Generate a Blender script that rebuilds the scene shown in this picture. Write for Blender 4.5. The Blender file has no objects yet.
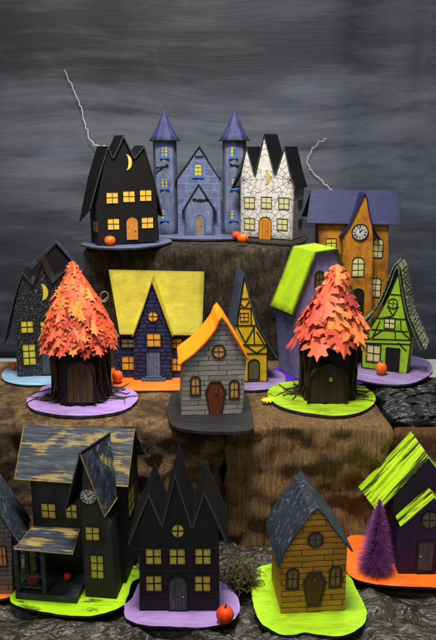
import bpy, math, random
from mathutils import Vector, noise, Matrix
R = math.radians
S = 0.01                       # everything below is authored in centimetres
scene = bpy.context.scene
COL = scene.collection

# ------------------------------------------------------------------ camera
CAM_Z, PITCH, FPX = 59.0, R(14.0), 720.0
cam_d = bpy.data.cameras.new('camera'); cam = bpy.data.objects.new('camera', cam_d); COL.objects.link(cam)
cam.location = (0, 0, CAM_Z*S); cam.rotation_euler = (R(90)-PITCH, 0, 0)
cam_d.sensor_fit = 'VERTICAL'; cam_d.sensor_height = 36; cam_d.lens = FPX/640*36
cam_d.clip_start = 0.02; cam_d.clip_end = 50
scene.camera = cam
# ------------------------------------------------------------------ light
w = bpy.data.worlds.new('World'); scene.world = w; w.use_nodes = True
w.node_tree.nodes['Background'].inputs[0].default_value = (0.80, 0.88, 1.0, 1)
w.node_tree.nodes['Background'].inputs[1].default_value = 0.085
def area(name, loc, target, size, power, color):
    d = bpy.data.lights.new(name, 'AREA'); d.shape = 'RECTANGLE'; d.size = size[0]*S; d.size_y = size[1]*S
    d.energy = power; d.color = color
    o = bpy.data.objects.new(name, d); COL.objects.link(o)
    o.location = Vector(loc)*S
    o.rotation_euler = (Vector(target)-Vector(loc)).to_track_quat('-Z', 'Y').to_euler()
    return o
area('ceiling_or_fill_lamp', (-8, 74, 160), (0, 118, 20), (44, 24), 31, (1.0, 0.94, 0.85))
area('ceiling_or_fill_lamp', (24, 148, 190), (0, 88, 0), (60, 30), 14, (0.94, 0.97, 1.0))  # added lamp high behind, for highlights on roofs, bases and cloth
area('ceiling_or_fill_lamp', (-60, -20, 150), (0, 100, 20), (50, 40), 5.2, (1.0, 0.93, 0.84))  # added fill light that lifts the fronts facing the camera
scene.view_settings.view_transform = 'Standard'; scene.view_settings.look = 'None'
scene.view_settings.exposure = 0.0; scene.view_settings.gamma = 1

# ------------------------------------------------------------------ maths
FWD = Vector((0, math.cos(PITCH), -math.sin(PITCH))); UP = Vector((0, math.sin(PITCH), math.cos(PITCH))); RT = Vector((1, 0, 0))
C0 = Vector((0, 0, CAM_Z))
def ray(px, py): return FWD + RT*((px-218)/FPX) + UP*(-(py-320)/FPX)
def ground(px, py, z):
    d = ray(px, py); return C0 + d*((z-CAM_Z)/d.z)
def crop(ox, oy, s): return lambda x, y: (ox+x/s, oy+y/s)
def srgb(h):
    h = h.lstrip('#'); c = [int(h[i:i+2], 16)/255 for i in (0, 2, 4)]
    return tuple((x/12.92 if x <= .04045 else ((x+.055)/1.055)**2.4) for x in c)+(1,)

# ------------------------------------------------------------------ materials
def newmat(name):
    m = bpy.data.materials.new(name); m.use_nodes = True
    nt = m.node_tree; b = nt.nodes['Principled BSDF']
    tc = nt.nodes.new('ShaderNodeTexCoord'); mp = nt.nodes.new('ShaderNodeMapping')
    mp.inputs['Scale'].default_value = (100, 100, 100); nt.links.new(tc.outputs['Object'], mp.inputs['Vector'])
    return m, nt, b, mp.outputs[0]
def vscale(nt, vec, s):
    n = nt.nodes.new('ShaderNodeVectorMath'); n.operation = 'MULTIPLY'; nt.links.new(vec, n.inputs[0]); n.inputs[1].default_value = s
    return n.outputs[0]
def nz(nt, vec, scale, detail=4, rough=.6, dist=0.0):
    n = nt.nodes.new('ShaderNodeTexNoise'); nt.links.new(vec, n.inputs['Vector'])
    n.inputs['Scale'].default_value = scale; n.inputs['Detail'].default_value = detail
    n.inputs['Roughness'].default_value = rough; n.inputs['Distortion'].default_value = dist
    return n.outputs['Fac']
def ramp(nt, fac, stops):
    r = nt.nodes.new('ShaderNodeValToRGB'); nt.links.new(fac, r.inputs[0]); e = r.color_ramp.elements
    e[0].position, e[0].color = stops[0]; e[1].position, e[1].color = stops[-1]
    for p, c in stops[1:-1]:
        k = e.new(p); k.color = c
    return r.outputs[0]
def mix(nt, fac, a, b, mode='MIX'):
    n = nt.nodes.new('ShaderNodeMix'); n.data_type = 'RGBA'; n.blend_type = mode
    for sock, v in ((n.inputs[0], fac), (n.inputs[6], a), (n.inputs[7], b)):
        if isinstance(v, (int, float)): sock.default_value = v
        elif isinstance(v, tuple): sock.default_value = v
        else: nt.links.new(v, sock)
    return n.outputs[2]
def bumpn(nt, b, h, strength, dist=0.0006):
    n = nt.nodes.new('ShaderNodeBump'); n.inputs['Strength'].default_value = strength; n.inputs['Distance'].default_value = dist
    nt.links.new(h, n.inputs['Height']); nt.links.new(n.outputs[0], b.inputs['Normal'])
def math1(nt, op, a, bb=None):
    n = nt.nodes.new('ShaderNodeMath'); n.operation = op
    for i, v in enumerate((a, bb)):
        if v is None: continue
        if isinstance(v, (int, float)): n.inputs[i].default_value = v
        else: nt.links.new(v, n.inputs[i])
    return n.outputs[0]
BW = ((0, (0, 0, 0, 1)), (1, (1, 1, 1, 1)))
def thr(nt, fac, lo, hi): return ramp(nt, fac, ((lo, (0, 0, 0, 1)), (hi, (1, 1, 1, 1))))

def paint(name, c1, c2, scale=1.2, stretch=(1, 1, 1), grime=None, gamt=.6, glo=.52, ghi=.66, gscale=.7, rough=.6, bump=.35, spec=.35, edge=None, ecol=None, eamt=.8, ew=.06):
    m, nt, b, v = newmat(name)
    vs = vscale(nt, v, stretch)
    f = nz(nt, vs, scale, 6, .65, .3)
    col = ramp(nt, f, ((.32, srgb(c1)), (.68, srgb(c2))))
    if grime:
        g = nz(nt, vs, gscale, 8, .7, .5)
        g = thr(nt, g, glo, ghi)
        col = mix(nt, math1(nt, 'MULTIPLY', g, gamt), col, srgb(grime))
    if edge:
        tcg = nt.nodes.new('ShaderNodeTexCoord'); sg = nt.nodes.new('ShaderNodeSeparateXYZ'); nt.links.new(tcg.outputs['Generated'], sg.inputs[0]); e = None
        for k in edge.split():
            q = sg.outputs['xyz'.index(k[0])]
            if k[1] == '1': q = math1(nt, 'SUBTRACT', 1.0, q)
            e = q if e is None else math1(nt, 'MINIMUM', e, q)
        e = math1(nt, 'ADD', e, math1(nt, 'MULTIPLY', math1(nt, 'SUBTRACT', nz(nt, v, 1.1, 6, .7), .5), ew*2.2))
        mk = ramp(nt, e, ((0, (1, 1, 1, 1)), (ew, (.55, .55, .55, 1)), (ew*2.6, (0, 0, 0, 1))))
        col = mix(nt, math1(nt, 'MULTIPLY', mk, eamt), col, srgb(ecol or grime))
    nt.links.new(col, b.inputs['Base Color'])
    rr = nz(nt, v, 3, 4); b.inputs['Specular IOR Level'].default_value = spec
    nt.links.new(ramp(nt, rr, ((.2, (rough-.12,)*3+(1,)), (.8, (min(1, rough+.15),)*3+(1,)))), b.inputs['Roughness'])
    h = nz(nt, vs, scale*5, 6, .7); bumpn(nt, b, h, bump, .001)
    return m
def bricks(name, c1, c2, mortar, bw, bh, ms=.06, wob=.12, rough=.7, grime=None, streak=True, wobscale=.9):
    m, nt, b, v = newmat(name)
    sp = nt.nodes.new('ShaderNodeSeparateXYZ'); nt.links.new(v, sp.inputs[0])
    cb = nt.nodes.new('ShaderNodeCombineXYZ')
    nt.links.new(math1(nt, 'ADD', sp.outputs[0], sp.outputs[1]), cb.inputs[0]); nt.links.new(sp.outputs[2], cb.inputs[1])
    n = nt.nodes.new('ShaderNodeTexNoise'); nt.links.new(cb.outputs[0], n.inputs['Vector']); n.inputs['Scale'].default_value = wobscale; n.inputs['Detail'].default_value = 3
    s1 = nt.nodes.new('ShaderNodeVectorMath'); s1.operation = 'SUBTRACT'; nt.links.new(n.outputs['Color'], s1.inputs[0]); s1.inputs[1].default_value = (.5, .5, .5)
    s2 = vscale(nt, s1.outputs[0], (wob*4, wob*2.2, 0))
    a = nt.nodes.new('ShaderNodeVectorMath'); a.operation = 'ADD'; nt.links.new(cb.outputs[0], a.inputs[0]); nt.links.new(s2, a.inputs[1])
    br = nt.nodes.new('ShaderNodeTexBrick'); nt.links.new(a.outputs[0], br.inputs['Vector'])
    br.inputs['Scale'].default_value = 1; br.inputs['Mortar Size'].default_value = ms; br.inputs['Mortar Smooth'].default_value = .25
    br.inputs['Brick Width'].default_value = bw; br.inputs['Row Height'].default_value = bh
    br.inputs['Color1'].default_value = srgb(c1); br.inputs['Color2'].default_value = srgb(c2); br.inputs['Mortar'].default_value = srgb(mortar)
    br.offset = .37; br.squash = 1.35; br.squash_frequency = 3
    col = br.outputs['Color']
    f = nz(nt, vscale(nt, cb.outputs[0], (.5, 3, 1) if streak else (1, 1, 1)), 2.2, 7, .7)
    col = mix(nt, thr(nt, f, .42, .72), col, mix(nt, .5, col, srgb(grime or mortar)))
    g = nz(nt, v, .35, 5, .7)
    col = mix(nt, math1(nt, 'MULTIPLY', thr(nt, g, .45, .75), .4), col, srgb(grime or mortar))
    nt.links.new(col, b.inputs['Base Color']); b.inputs['Roughness'].default_value = rough; b.inputs['Specular IOR Level'].default_value = .3
    hh = math1(nt, 'SUBTRACT', nz(nt, v, 8, 5), math1(nt, 'MULTIPLY', br.outputs['Fac'], 2.5)); bumpn(nt, b, hh, .8, .0009)
    return m

M = {}
M['black'] = paint('black_paint', '#0b0b0c', '#161618', 1.5, grime='#34353a', gamt=.35, glo=.6, ghi=.75, rough=.62, bump=.3)
M['black_edge'] = paint('worn_black_roof', '#0a0a0b', '#141517', 1.2, (1, 1, 1), '#3c3e44', .5, .62, .74, .9, rough=.7, spec=.2, edge='y0 y1', ecol='#55575c', eamt=.5, ew=.02)
M['castle'] = bricks('castle_stone_paint', '#7f8bb4', '#646f9a', '#9fadd6', 2.1, 1.5, .08, .35, .75, '#333850', streak=False)
M['castle_plain'] = paint('castle_tower_paint', '#868fb0', '#626b8c', .8, (1, 1, .5), '#3f4660', .65, .5, .68, .6, edge='x0 x1 z0', ecol='#1c2032', eamt=.85, ew=.05)
M['castle_roof'] = paint('violet_tower_roof', '#2c2f60', '#43467a', .9, (1, 1, .4), '#16162e', .75, .5, .66, .7, edge='z0', ecol='#0c0c1a', eamt=.9, ew=.07)
M['cobweb_wall'] = paint('white_paint', '#eeece8', '#d2cfcb', .8, (1, 1, .6), '#8d8a88', .5, .55, .72, .8, rough=.65, edge='x0 x1 z0', ecol='#4c4a4a', eamt=.7, ew=.03)
M['ochre'] = paint('ochre_paint', '#d08c22', '#a8681c', .7, (1, 1, .6), '#52300f', .75, .47, .66, .5, rough=.65, edge='x0 x1 z0', ecol='#2c1a0a', eamt=.8, ew=.05)
M['ochre_dark'] = M['ochre']
M['blue_roof'] = paint('indigo_roof_paint', '#20245a', '#171a3e', .6, (.4, 1, 1.4), '#4c525c', .5, .6, .76, .45, rough=.55, edge='x0 x1 z0', ecol='#0a0c18', eamt=.8, ew=.03)
M['plank_grey'] = bricks('grey_plank_paint', '#b2aea6', '#8f8b86', '#201e1d', 4.2, .78, .055, .13, .7, '#6a6662')
M['plank_brown'] = bricks('brown_grey_plank_paint', '#8a7d78', '#756a66', '#1c1817', 3.2, .7, .05, .13, .7, '#544843')
M['plank_orange'] = bricks('ochre_plank_paint', '#dca034', '#be8828', '#33200c', 4.0, .82, .06, .13, .65, '#774a12')
M['brick_navy'] = bricks('navy_brick_paint', '#38407c', '#2b3060', '#0c0e1c', 1.5, .72, .11, .12, .7, '#171a38', streak=False)
M['orange_roof'] = paint('orange_roof_paint', '#ffa71c', '#f8900e', .35, (1, 1, 1), '#d86a14', .6, .5, .75, .5, rough=.5, bump=.25, edge='y0 y1 z0', ecol='#c4540e', eamt=.6, ew=.03)
M['yellow_roof'] = paint('yellow_roof_paint', '#c8bc34', '#aa9e28', .45, (1, 1, 1.3), '#5c6448', .75, .6, .75, .42, rough=.55, edge='x0 x1 z0 z1', ecol='#5e5c20', eamt=.75, ew=.025)
M['yellow_wall'] = paint('yellow_wall_paint', '#e8c81c', '#cfa818', .8, grime='#8a6a14', gamt=.5)
M['green_wall'] = paint('lime_wall_paint', '#a2cc28', '#8ab822', .8, grime='#4f7a1a', gamt=.5)
M['lime_roof'] = paint('lime_roof_paint', '#b2d61a', '#94ba1c', .5, (1, 1, .6), '#2c3a10', .8, .6, .75, .55, rough=.5, edge='y0 y1 z0', ecol='#26300c', eamt=.9, ew=.05)
M['lime_in'] = paint('olive_edge_paint', '#8cb020', '#6a8a20', .8, grime='#22300e', gamt=.8)
M['lime_streak'] = paint('streaky_lime_paint', '#bee41c', '#a4cc18', .8, (.09, 1.3, .09), '#161a0e', .96, .50, .56, 1.15, rough=.5)
M['violet_wall'] = paint('periwinkle_paint', '#9694c4', '#7674a6', .6, (1, 1, .7), '#3c3a62', .6, .52, .7, .5, edge='x0 x1 z0', ecol='#2a2848', eamt=.75, ew=.05)
M['purple_wall'] = paint('deep_purple_paint', '#35184e', '#26103c', .6, grime='#150a22', gamt=.6)
M['slate_roof'] = paint('slate_blue_roof_paint', '#2c3648', '#495870', 1.0, (1, 1, .35), '#6d7e94', .5, .58, .72, 1.2, rough=.55)
M['slate_swirl'] = paint('charcoal_brushed_roof', '#1f242c', '#303844', 1.0, (1, 1, .8), '#74849a', .6, .54, .66, 1.5, rough=.6)
M['haunt_wall'] = paint('charcoal_paint', '#383936', '#282927', .5, (1, 1, .6), '#191a1a', .7, .5, .68, .5, rough=.7, edge='x0 x1 z0', ecol='#101010', eamt=.8, ew=.05)
def haunted(name, st, g1, lo):
    m, nt, b, v = newmat(name)
    vs = vscale(nt, v, st)
    f = nz(nt, vs, 1.6, 10, .78, .2)
    c = ramp(nt, f, ((.34, srgb('#0e1014')), (.48, srgb('#222a36')), (.6, srgb('#445062')), (.74, srgb('#8c9698'))))
    g = nz(nt, vscale(nt, v, g1), .42, 4, .5, .2)
    gg = math1(nt, 'ADD', g, math1(nt, 'MULTIPLY', math1(nt, 'SUBTRACT', f, .5), .8))
    c = mix(nt, math1(nt, 'MULTIPLY', thr(nt, gg, lo, lo+.09), .8), c, mix(nt, thr(nt, f, .35, .65), srgb('#86702e'), srgb('#b09a50')))
    nt.links.new(c, b.inputs['Base Color']); b.inputs['Roughness'].default_value = .55
    bumpn(nt, b, f, .5); return m
M['haunt_roof'] = haunted('drybrushed_blue_roof', (.16, 2.0, 2.0), (.5, 1.3, 1.3), .55)
M['haunt_roof2'] = haunted('drybrushed_dormer_roof', (1.6, .5, .35), (.8, .8, .6), .55)
M['ochre_trim'] = paint('ochre_worn_edge', '#b08a34', '#6a5a30', 1.5, grime='#22262c', gamt=.7, gscale=1.2)
def crackle():
    m, nt, b, v = newmat('black_crackle_paint')
    vo = nt.nodes.new('ShaderNodeTexVoronoi'); vo.feature = 'DISTANCE_TO_EDGE'; vo.inputs['Scale'].default_value = 1.7
    nt.links.new(v, vo.inputs['Vector'])
    line = thr(nt, vo.outputs['Distance'], .075, .045)
    e = nt.nodes[-1].color_ramp.elements
    g = nz(nt, v, 4, 3); k = math1(nt, 'MULTIPLY', math1(nt, 'LESS_THAN', vo.outputs['Distance'], .04), thr(nt, g, .48, .62))
    c = mix(nt, math1(nt, 'MULTIPLY', k, .8), ramp(nt, nz(nt, v, 1.5), ((.3, srgb('#0f1012')), (.7, srgb('#222226')))), srgb('#a0a4aa'))
    nt.links.new(c, b.inputs['Base Color']); b.inputs['Roughness'].default_value = .45
    bumpn(nt, b, vo.outputs['Distance'], .6); return m
M['crackle'] = crackle()
def pane_moon_paint(name, a, b_, sc=1.0): return paint(name, a, b_, sc, (1, 1, 1), '#8a6a28', .45, .55, .75, .9, rough=.4, bump=.2, edge='x0 x1 z0 z1', ecol='#7a5218', eamt=.45, ew=.07)  # plain window and moon paint, browner towards the edges, not emissive
M['pane_amber'] = paint('amber_window_paint', '#ffc038', '#ffe060', 1.2, (1, 1, 1), '#c87a6a', .8, .56, .7, 1.1, rough=.5, bump=.15)
M['pane_yellow'] = pane_moon_paint('yellow_window_paint', '#e8e050', '#d6ca40')
M['pane_dim'] = pane_moon_paint('dull_yellow_window_paint', '#e6dc58', '#cabf44')
M['pane_pale'] = pane_moon_paint('pale_window_paint', '#e6e0a8', '#cfcf90')
M['pane_gold'] = pane_moon_paint('gold_window_paint', '#ffc83c', '#e8a838')
M['pane_dark'] = pane_moon_paint('smoky_window_paint', '#6a6a44', '#4a4c34')
M['pane_peach'] = pane_moon_paint('peach_window_paint', '#e0a86a', '#c88c50')
M['line_black'] = paint('black_ink', '#0c0c0d', '#18181a', 2, rough=.6, bump=.1)
M['line_brown'] = paint('brown_frame_paint', '#2a2018', '#40342a', 2, rough=.6, bump=.2)
M['frame_blue'] = paint('blue_frame_paint', '#3a62b4', '#5078c8', 2, rough=.6)
M['frame_grey'] = paint('grey_frame_paint', '#5a6a80', '#3a4658', 2, rough=.6)
M['moon'] = pane_moon_paint('moon_paint', '#f6d65a', '#fff08c')
M['moon_pale'] = pane_moon_paint('pale_moon_paint', '#d8cc78', '#c0b060')
M['door_amber'] = paint('amber_door_paint', '#e8a040', '#c88030', 1.2, grime='#a06a6a', gamt=.5)
M['door_orange'] = paint('orange_door_paint', '#e89c28', '#c87c14', 1.2, (2, 1, .4), '#8a5410', .5)
M['door_blue'] = paint('blue_grey_door_paint', '#6a84a8', '#4a5c7c', 1.2, (2, 1, .4), '#28344c', .7)
M['door_grey'] = paint('grey_door_paint', '#5c6064', '#3c4044', 1.2, (2, 1, .4), '#1c2024', .7)
M['door_red'] = paint('red_brown_door_wood', '#8e4422', '#632c16', 1.5, (3, 1, .3), '#241008', .6)
M['door_brown'] = paint('brown_door_wood', '#6a4220', '#4c2e16', 1.5, (3, 1, .3), '#1c0c08', .6)
M['door_black'] = paint('black_door_paint', '#0b0b0c', '#161618', 1.5)
M['bark_door'] = paint('weathered_wood', '#6a5034', '#463220', 1.6, (4, 4, .35), '#1c130c', .7, .48, .64, 1.1, rough=.8, bump=.8)
M['bark_door_dark'] = paint('dark_weathered_wood', '#3c3226', '#2a231a', 1.6, (4, 4, .35), '#120e0a', .7, .48, .64, 1.1, rough=.8, bump=.8)
M['bark'] = paint('dark_bark', '#17130f', '#2c241b', 2.0, (2, 2, .5), '#0a0806', .6, rough=.75, bump=1.0)
M['root'] = paint('twig_bark', '#241b13', '#4a3a2a', 2.5, (1, 1, 1), rough=.8, bump=.8)
M['pumpkin'] = paint('orange_pumpkin', '#ff7414', '#e85a0c', 1.0, rough=.45, bump=.2, spec=.5)
M['pumpkin_red'] = paint('red_orange_pumpkin', '#f04c14', '#d83c10', 1.0, rough=.5, bump=.2)
M['stem'] = paint('pumpkin_stem', '#2e3018', '#4a4a22', 3)
M['gold'] = paint('brass_paint', '#c8a050', '#a07a30', 3, rough=.35, spec=.6)
def plate(name, a, b_, g='#333333', amt=.25, st=(.35, 1.3, 1)): return paint(name, a, b_, .9, st, g, min(.95, amt*2.1), .49, .72, .6, rough=.42, bump=.7, spec=.5)
M['door_tan'] = paint('tan_door_paint', '#a89468', '#7c6c50', 1.2, (2, 1, .4), '#3c4464', .7)
M['rim'] = paint('dark_inked_edge', '#2a2430', '#4c4454', .5, (1, 1, 1), '#0e0c10', .7, .45, .6, .8)
M['pl_blue'] = plate('grey_blue_base_paint', '#565e80', '#6c7494', '#3a3f58', .5)
M['pl_lightblue'] = plate('sky_blue_base_paint', '#7ba6c8', '#9cc2dc', '#4b6c90', .4)
M['pl_orange'] = plate('orange_base_paint', '#ff7a1c', '#f08a34', '#c8581c', .4)
M['pl_orange2'] = plate('bright_orange_base_paint', '#ff6a10', '#ff7f22', '#a03c08', .3)
M['pl_lilac'] = plate('lilac_base_paint', '#a684cc', '#b596d8', '#7c60a0', .4)
M['pl_lilac_dark'] = plate('dusky_lilac_base_paint', '#8270a0', '#9882b4', '#584878', .45)
M['pl_purple'] = plate('violet_base_paint', '#4c1e9c', '#5c2cb0', '#341470', .4)
M['pl_black'] = plate('black_base_paint', '#1c1d1f', '#2b2c2f', '#101010', .4)
M['pl_lime'] = plate('lime_base_paint', '#90b414', '#a8cc20', '#4c6a10', .45)
M['pl_neon'] = plate('neon_lime_base_paint', '#9acc0a', '#b6ea1a', '#789c10', .4)
M['pl_neon_worn'] = paint('worn_neon_base_paint', '#a4d80a', '#b4e814', .5, (.35, 1.6, 1), '#2c3414', .85, .53, .6, .5, rough=.5)
def woodmat(name, a, b_, dark, damt, stretch, sc=.5, dlo=.45, dhi=.62, cell=(1.4, 1.4, .12)):
    m, nt, b, v = newmat(name)
    vs = vscale(nt, v, stretch)
    f = nz(nt, vs, sc, 12, .76, .5)
    col = ramp(nt, f, ((.30, srgb(dark)), (.45, srgb(a)), (.66, srgb(b_))))
    fine = nz(nt, vs, sc*6, 8, .8)
    col = mix(nt, .75, col, mix(nt, 1.0, col, ramp(nt, fine, ((.38, (.10, .09, .08, 1)), (.56, (1, 1, 1, 1)))), 'MULTIPLY'))
    n = nt.nodes.new('ShaderNodeTexNoise'); nt.links.new(v, n.inputs['Vector']); n.inputs['Scale'].default_value = .5; n.inputs['Detail'].default_value = 5
    w1 = nt.nodes.new('ShaderNodeVectorMath'); w1.operation = 'MULTIPLY_ADD'; nt.links.new(n.outputs['Color'], w1.inputs[0]); w1.inputs[1].default_value = (1.6, 1.6, 1.6); nt.links.new(v, w1.inputs[2])
    vo = nt.nodes.new('ShaderNodeTexVoronoi'); vo.feature = 'DISTANCE_TO_EDGE'; vo.inputs['Scale'].default_value = .55; nt.links.new(vscale(nt, w1.outputs[0], cell), vo.inputs['Vector'])
    crack = ramp(nt, vo.outputs['Distance'], ((0, (1, 1, 1, 1)), (.05, (0, 0, 0, 1))))
    ck = math1(nt, 'MULTIPLY', crack, thr(nt, nz(nt, v, .3, 4), .42, .58))
    col = mix(nt, math1(nt, 'MULTIPLY', ck, .45), col, srgb('#0c0906'))
    g = nz(nt, v, .11, 8, .68, .4)
    col = mix(nt, math1(nt, 'MULTIPLY', thr(nt, g, dlo, dhi), damt), col, srgb(dark))
    nt.links.new(col, b.inputs['Base Color']); b.inputs['Roughness'].default_value = .62; b.inputs['Specular IOR Level'].default_value = .4
    h = math1(nt, 'SUBTRACT', math1(nt, 'ADD', math1(nt, 'MULTIPLY', f, 2.0), math1(nt, 'MULTIPLY', fine, .8)), math1(nt, 'MULTIPLY', ck, .35)); bumpn(nt, b, h, 1.0, .005)
    return m
M['log_top'] = woodmat('dark_mossy_wood', '#4c4030', '#8e7a5c', '#14110c', .75, (2.2, 1.6, .5), .5, .43, .6, cell=(.9, .9, .5))
M['log_left'] = woodmat('old_brown_bark', '#97754c', '#cda671', '#2a1d10', .8, (1.0, .6, 1.3), .7, .45, .6, cell=(.8, .6, 1.4))
M['log_right'] = woodmat('sawn_brown_wood', '#ac8454', '#e0b87c', '#33220f', .75, (3.2, 2.0, .16), .8, .52, .68, cell=(1.6, 1.0, .10))
M['block'] = woodmat('small_block_wood', '#7a5226', '#a8783c', '#2a1a0c', .6, (2, 2, .3), .8)
def clothmat(name, a, b_, lo, hi, met=0.0):
    m, nt, b, v = newmat(name)
    f = nz(nt, v, .35, 8, .7, 1.0)
    nt.links.new(ramp(nt, f, ((.35, srgb(a)), (.7, srgb(b_)))), b.inputs['Base Color'])
    g = nz(nt, v, 1.4, 6, .7, .8)
    nt.links.new(ramp(nt, g, ((.3, (lo,)*3+(1,)), (.7, (hi,)*3+(1,)))), b.inputs['Roughness'])
    b.inputs['Specular IOR Level'].default_value = .7; b.inputs['Metallic'].default_value = met
    n2 = nz(nt, vscale(nt, v, (.6, 1.3, 1)), .5, 3, .5, 2.4); bumpn(nt, b, n2, .6, .010)
    return m
M['cloth'] = clothmat('crinkled_dark_cloth', '#15120c', '#3c3426', .36, .58, .0)
M['cloth2'] = clothmat('black_plastic_cloth', '#0b0c0d', '#181b1d', .34, .55, .0)
M['moss'] = paint('dried_moss', '#4a4430', '#746c4a', 2, rough=.9)
M['bristle'] = paint('purple_bristle', '#a058a4', '#703878', 1.0, rough=.5)
M['wire'] = paint('twine', '#b4a68c', '#8c7e64', 2, rough=.7)
M['lightning'] = paint('white_line_paint', '#e8ecf2', '#c0c6d0', .6, rough=.7)
M['brushed_white'] = paint('table_laminate', '#b6b6b4', '#c4c4c2', .3, rough=.5)
M['yellow_leaf'] = paint('yellow_leaf_paint', '#e8d81c', '#d0bc14', 1)
def tile_mat():
    return paint('grey_green_shingle_paint', '#4c5a44', '#6e7a5c', 1.0, (1, 1, 1), '#1c2418', .75, .48, .62, 1.4, rough=.75, bump=.9)
M['tiles'] = tile_mat()
def leafmat(name, stops):
    m, nt, b, v = newmat(name)
    at = nt.nodes.new('ShaderNodeAttribute'); at.attribute_name = 'shade'
    f = math1(nt, 'ADD', at.outputs['Fac'], math1(nt, 'MULTIPLY', math1(nt, 'SUBTRACT', nz(nt, v, .9, 4), .5), .5))
    c = ramp(nt, f, tuple((p, srgb(h)) for p, h in stops))
    nt.links.new(c, b.inputs['Base Color']); b.inputs['Roughness'].default_value = .6
    bumpn(nt, b, nz(nt, v, 5, 4), .3); return m
M['leaf1'] = leafmat('small_leaf_paper', ((0, '#a83820'), (.25, '#d9502f'), (.5, '#ee7048'), (.78, '#f5943c'), (1, '#a86c44')))
M['leaf2'] = leafmat('large_leaf_paper', ((0, '#a83a38'), (.25, '#d8553e'), (.5, '#ea6c4a'), (.75, '#f08e46'), (1, '#dc9a5c')))
def backdrop_mat():
    m, nt, b, v = newmat('painted_storm_sky')
    sp = nt.nodes.new('ShaderNodeSeparateXYZ'); nt.links.new(v, sp.inputs[0])
    h = math1(nt, 'DIVIDE', sp.outputs[2], 140)      # height up the canvas
    # broad loaded-brush sweeps, medium strokes, faint bristle marks
    n0 = nt.nodes.new('ShaderNodeTexNoise'); nt.links.new(vscale(nt, v, (.5, 1, 1)), n0.inputs['Vector']); n0.inputs['Scale'].default_value = .022; n0.inputs['Detail'].default_value = 2
    wv = nt.nodes.new('ShaderNodeVectorMath'); wv.operation = 'MULTIPLY_ADD'; nt.links.new(n0.outputs['Color'], wv.inputs[0]); wv.inputs[1].default_value = (0, 0, 15); nt.links.new(v, wv.inputs[2])
    vw = wv.outputs[0]
    sx = nt.nodes.new('ShaderNodeSeparateXYZ'); nt.links.new(vw, sx.inputs[0])
    hh = math1(nt, 'DIVIDE', math1(nt, 'SUBTRACT', sx.outputs[2], 7.5), 140)
    sweep = nz(nt, vscale(nt, vw, (.16, 1, 1)), .06, 3, .5, .2)
    med = nz(nt, vscale(nt, vw, (.15, 1, 1)), .20, 8, .64, .25)
    fine = nz(nt, vscale(nt, vw, (.02, 1, 1)), 1.6, 6, .7, .1)
    hw = math1(nt, 'ADD', hh, math1(nt, 'MULTIPLY', math1(nt, 'SUBTRACT', sweep, .5), .26))
    base = ramp(nt, hw, ((.0, srgb('#22262e')), (.16, srgb('#2c3038')), (.27, srgb('#44474d')), (.38, srgb('#67686d')), (.47, srgb('#5c5d62')), (.53, srgb('#303137')), (.58, srgb('#17181d')), (1.0, srgb('#121318'))))
    c = mix(nt, math1(nt, 'MULTIPLY', thr(nt, med, .48, .72), .55), base, mix(nt, .55, base, srgb('#a8a7a6')))
    c = mix(nt, math1(nt, 'MULTIPLY', thr(nt, math1(nt, 'SUBTRACT', 1.0, med), .53, .68), .7), c, srgb('#181a21'))
    c = mix(nt, .16, c, mix(nt, 1.0, c, ramp(nt, fine, ((.3, (.35, .35, .37, 1)), (.7, (1, 1, 1, 1)))), 'MULTIPLY'))
    # the sides of the canvas are painted darker and bluer
    ax = math1(nt, 'DIVIDE', math1(nt, 'ABSOLUTE', math1(nt, 'ADD', sp.outputs[0], 6)), 70)
    ax = math1(nt, 'ADD', ax, math1(nt, 'MULTIPLY', math1(nt, 'SUBTRACT', nz(nt, v, .03, 5), .5), .7))
    c = mix(nt, math1(nt, 'MULTIPLY', thr(nt, ax, .5, .95), .62), c, srgb('#1d222c'))
    bl = nz(nt, v, .022, 4)
    c = mix(nt, math1(nt, 'MULTIPLY', thr(nt, bl, .45, .7), .25), c, srgb('#35425e'))
    dab = nz(nt, vscale(nt, vw, (.5, 1, .5)), .07, 7, .7, 1.2)
    c = mix(nt, math1(nt, 'MULTIPLY', thr(nt, dab, .62, .78), .25), c, srgb('#9aa0aa'))
    hz = ramp(nt, hw, ((.30, (.90, .98, 1.12, 1)), (.47, (.82, .88, 1.0, 1)), (.57, (.42, .45, .54, 1))))
    c = mix(nt, 1.0, c, hz, 'MULTIPLY')
    nt.links.new(c, b.inputs['Base Color']); b.inputs['Roughness'].default_value = .6
    bumpn(nt, b, math1(nt, 'ADD', med, fine), .2, .004); return m
M['backdrop'] = backdrop_mat()

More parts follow.
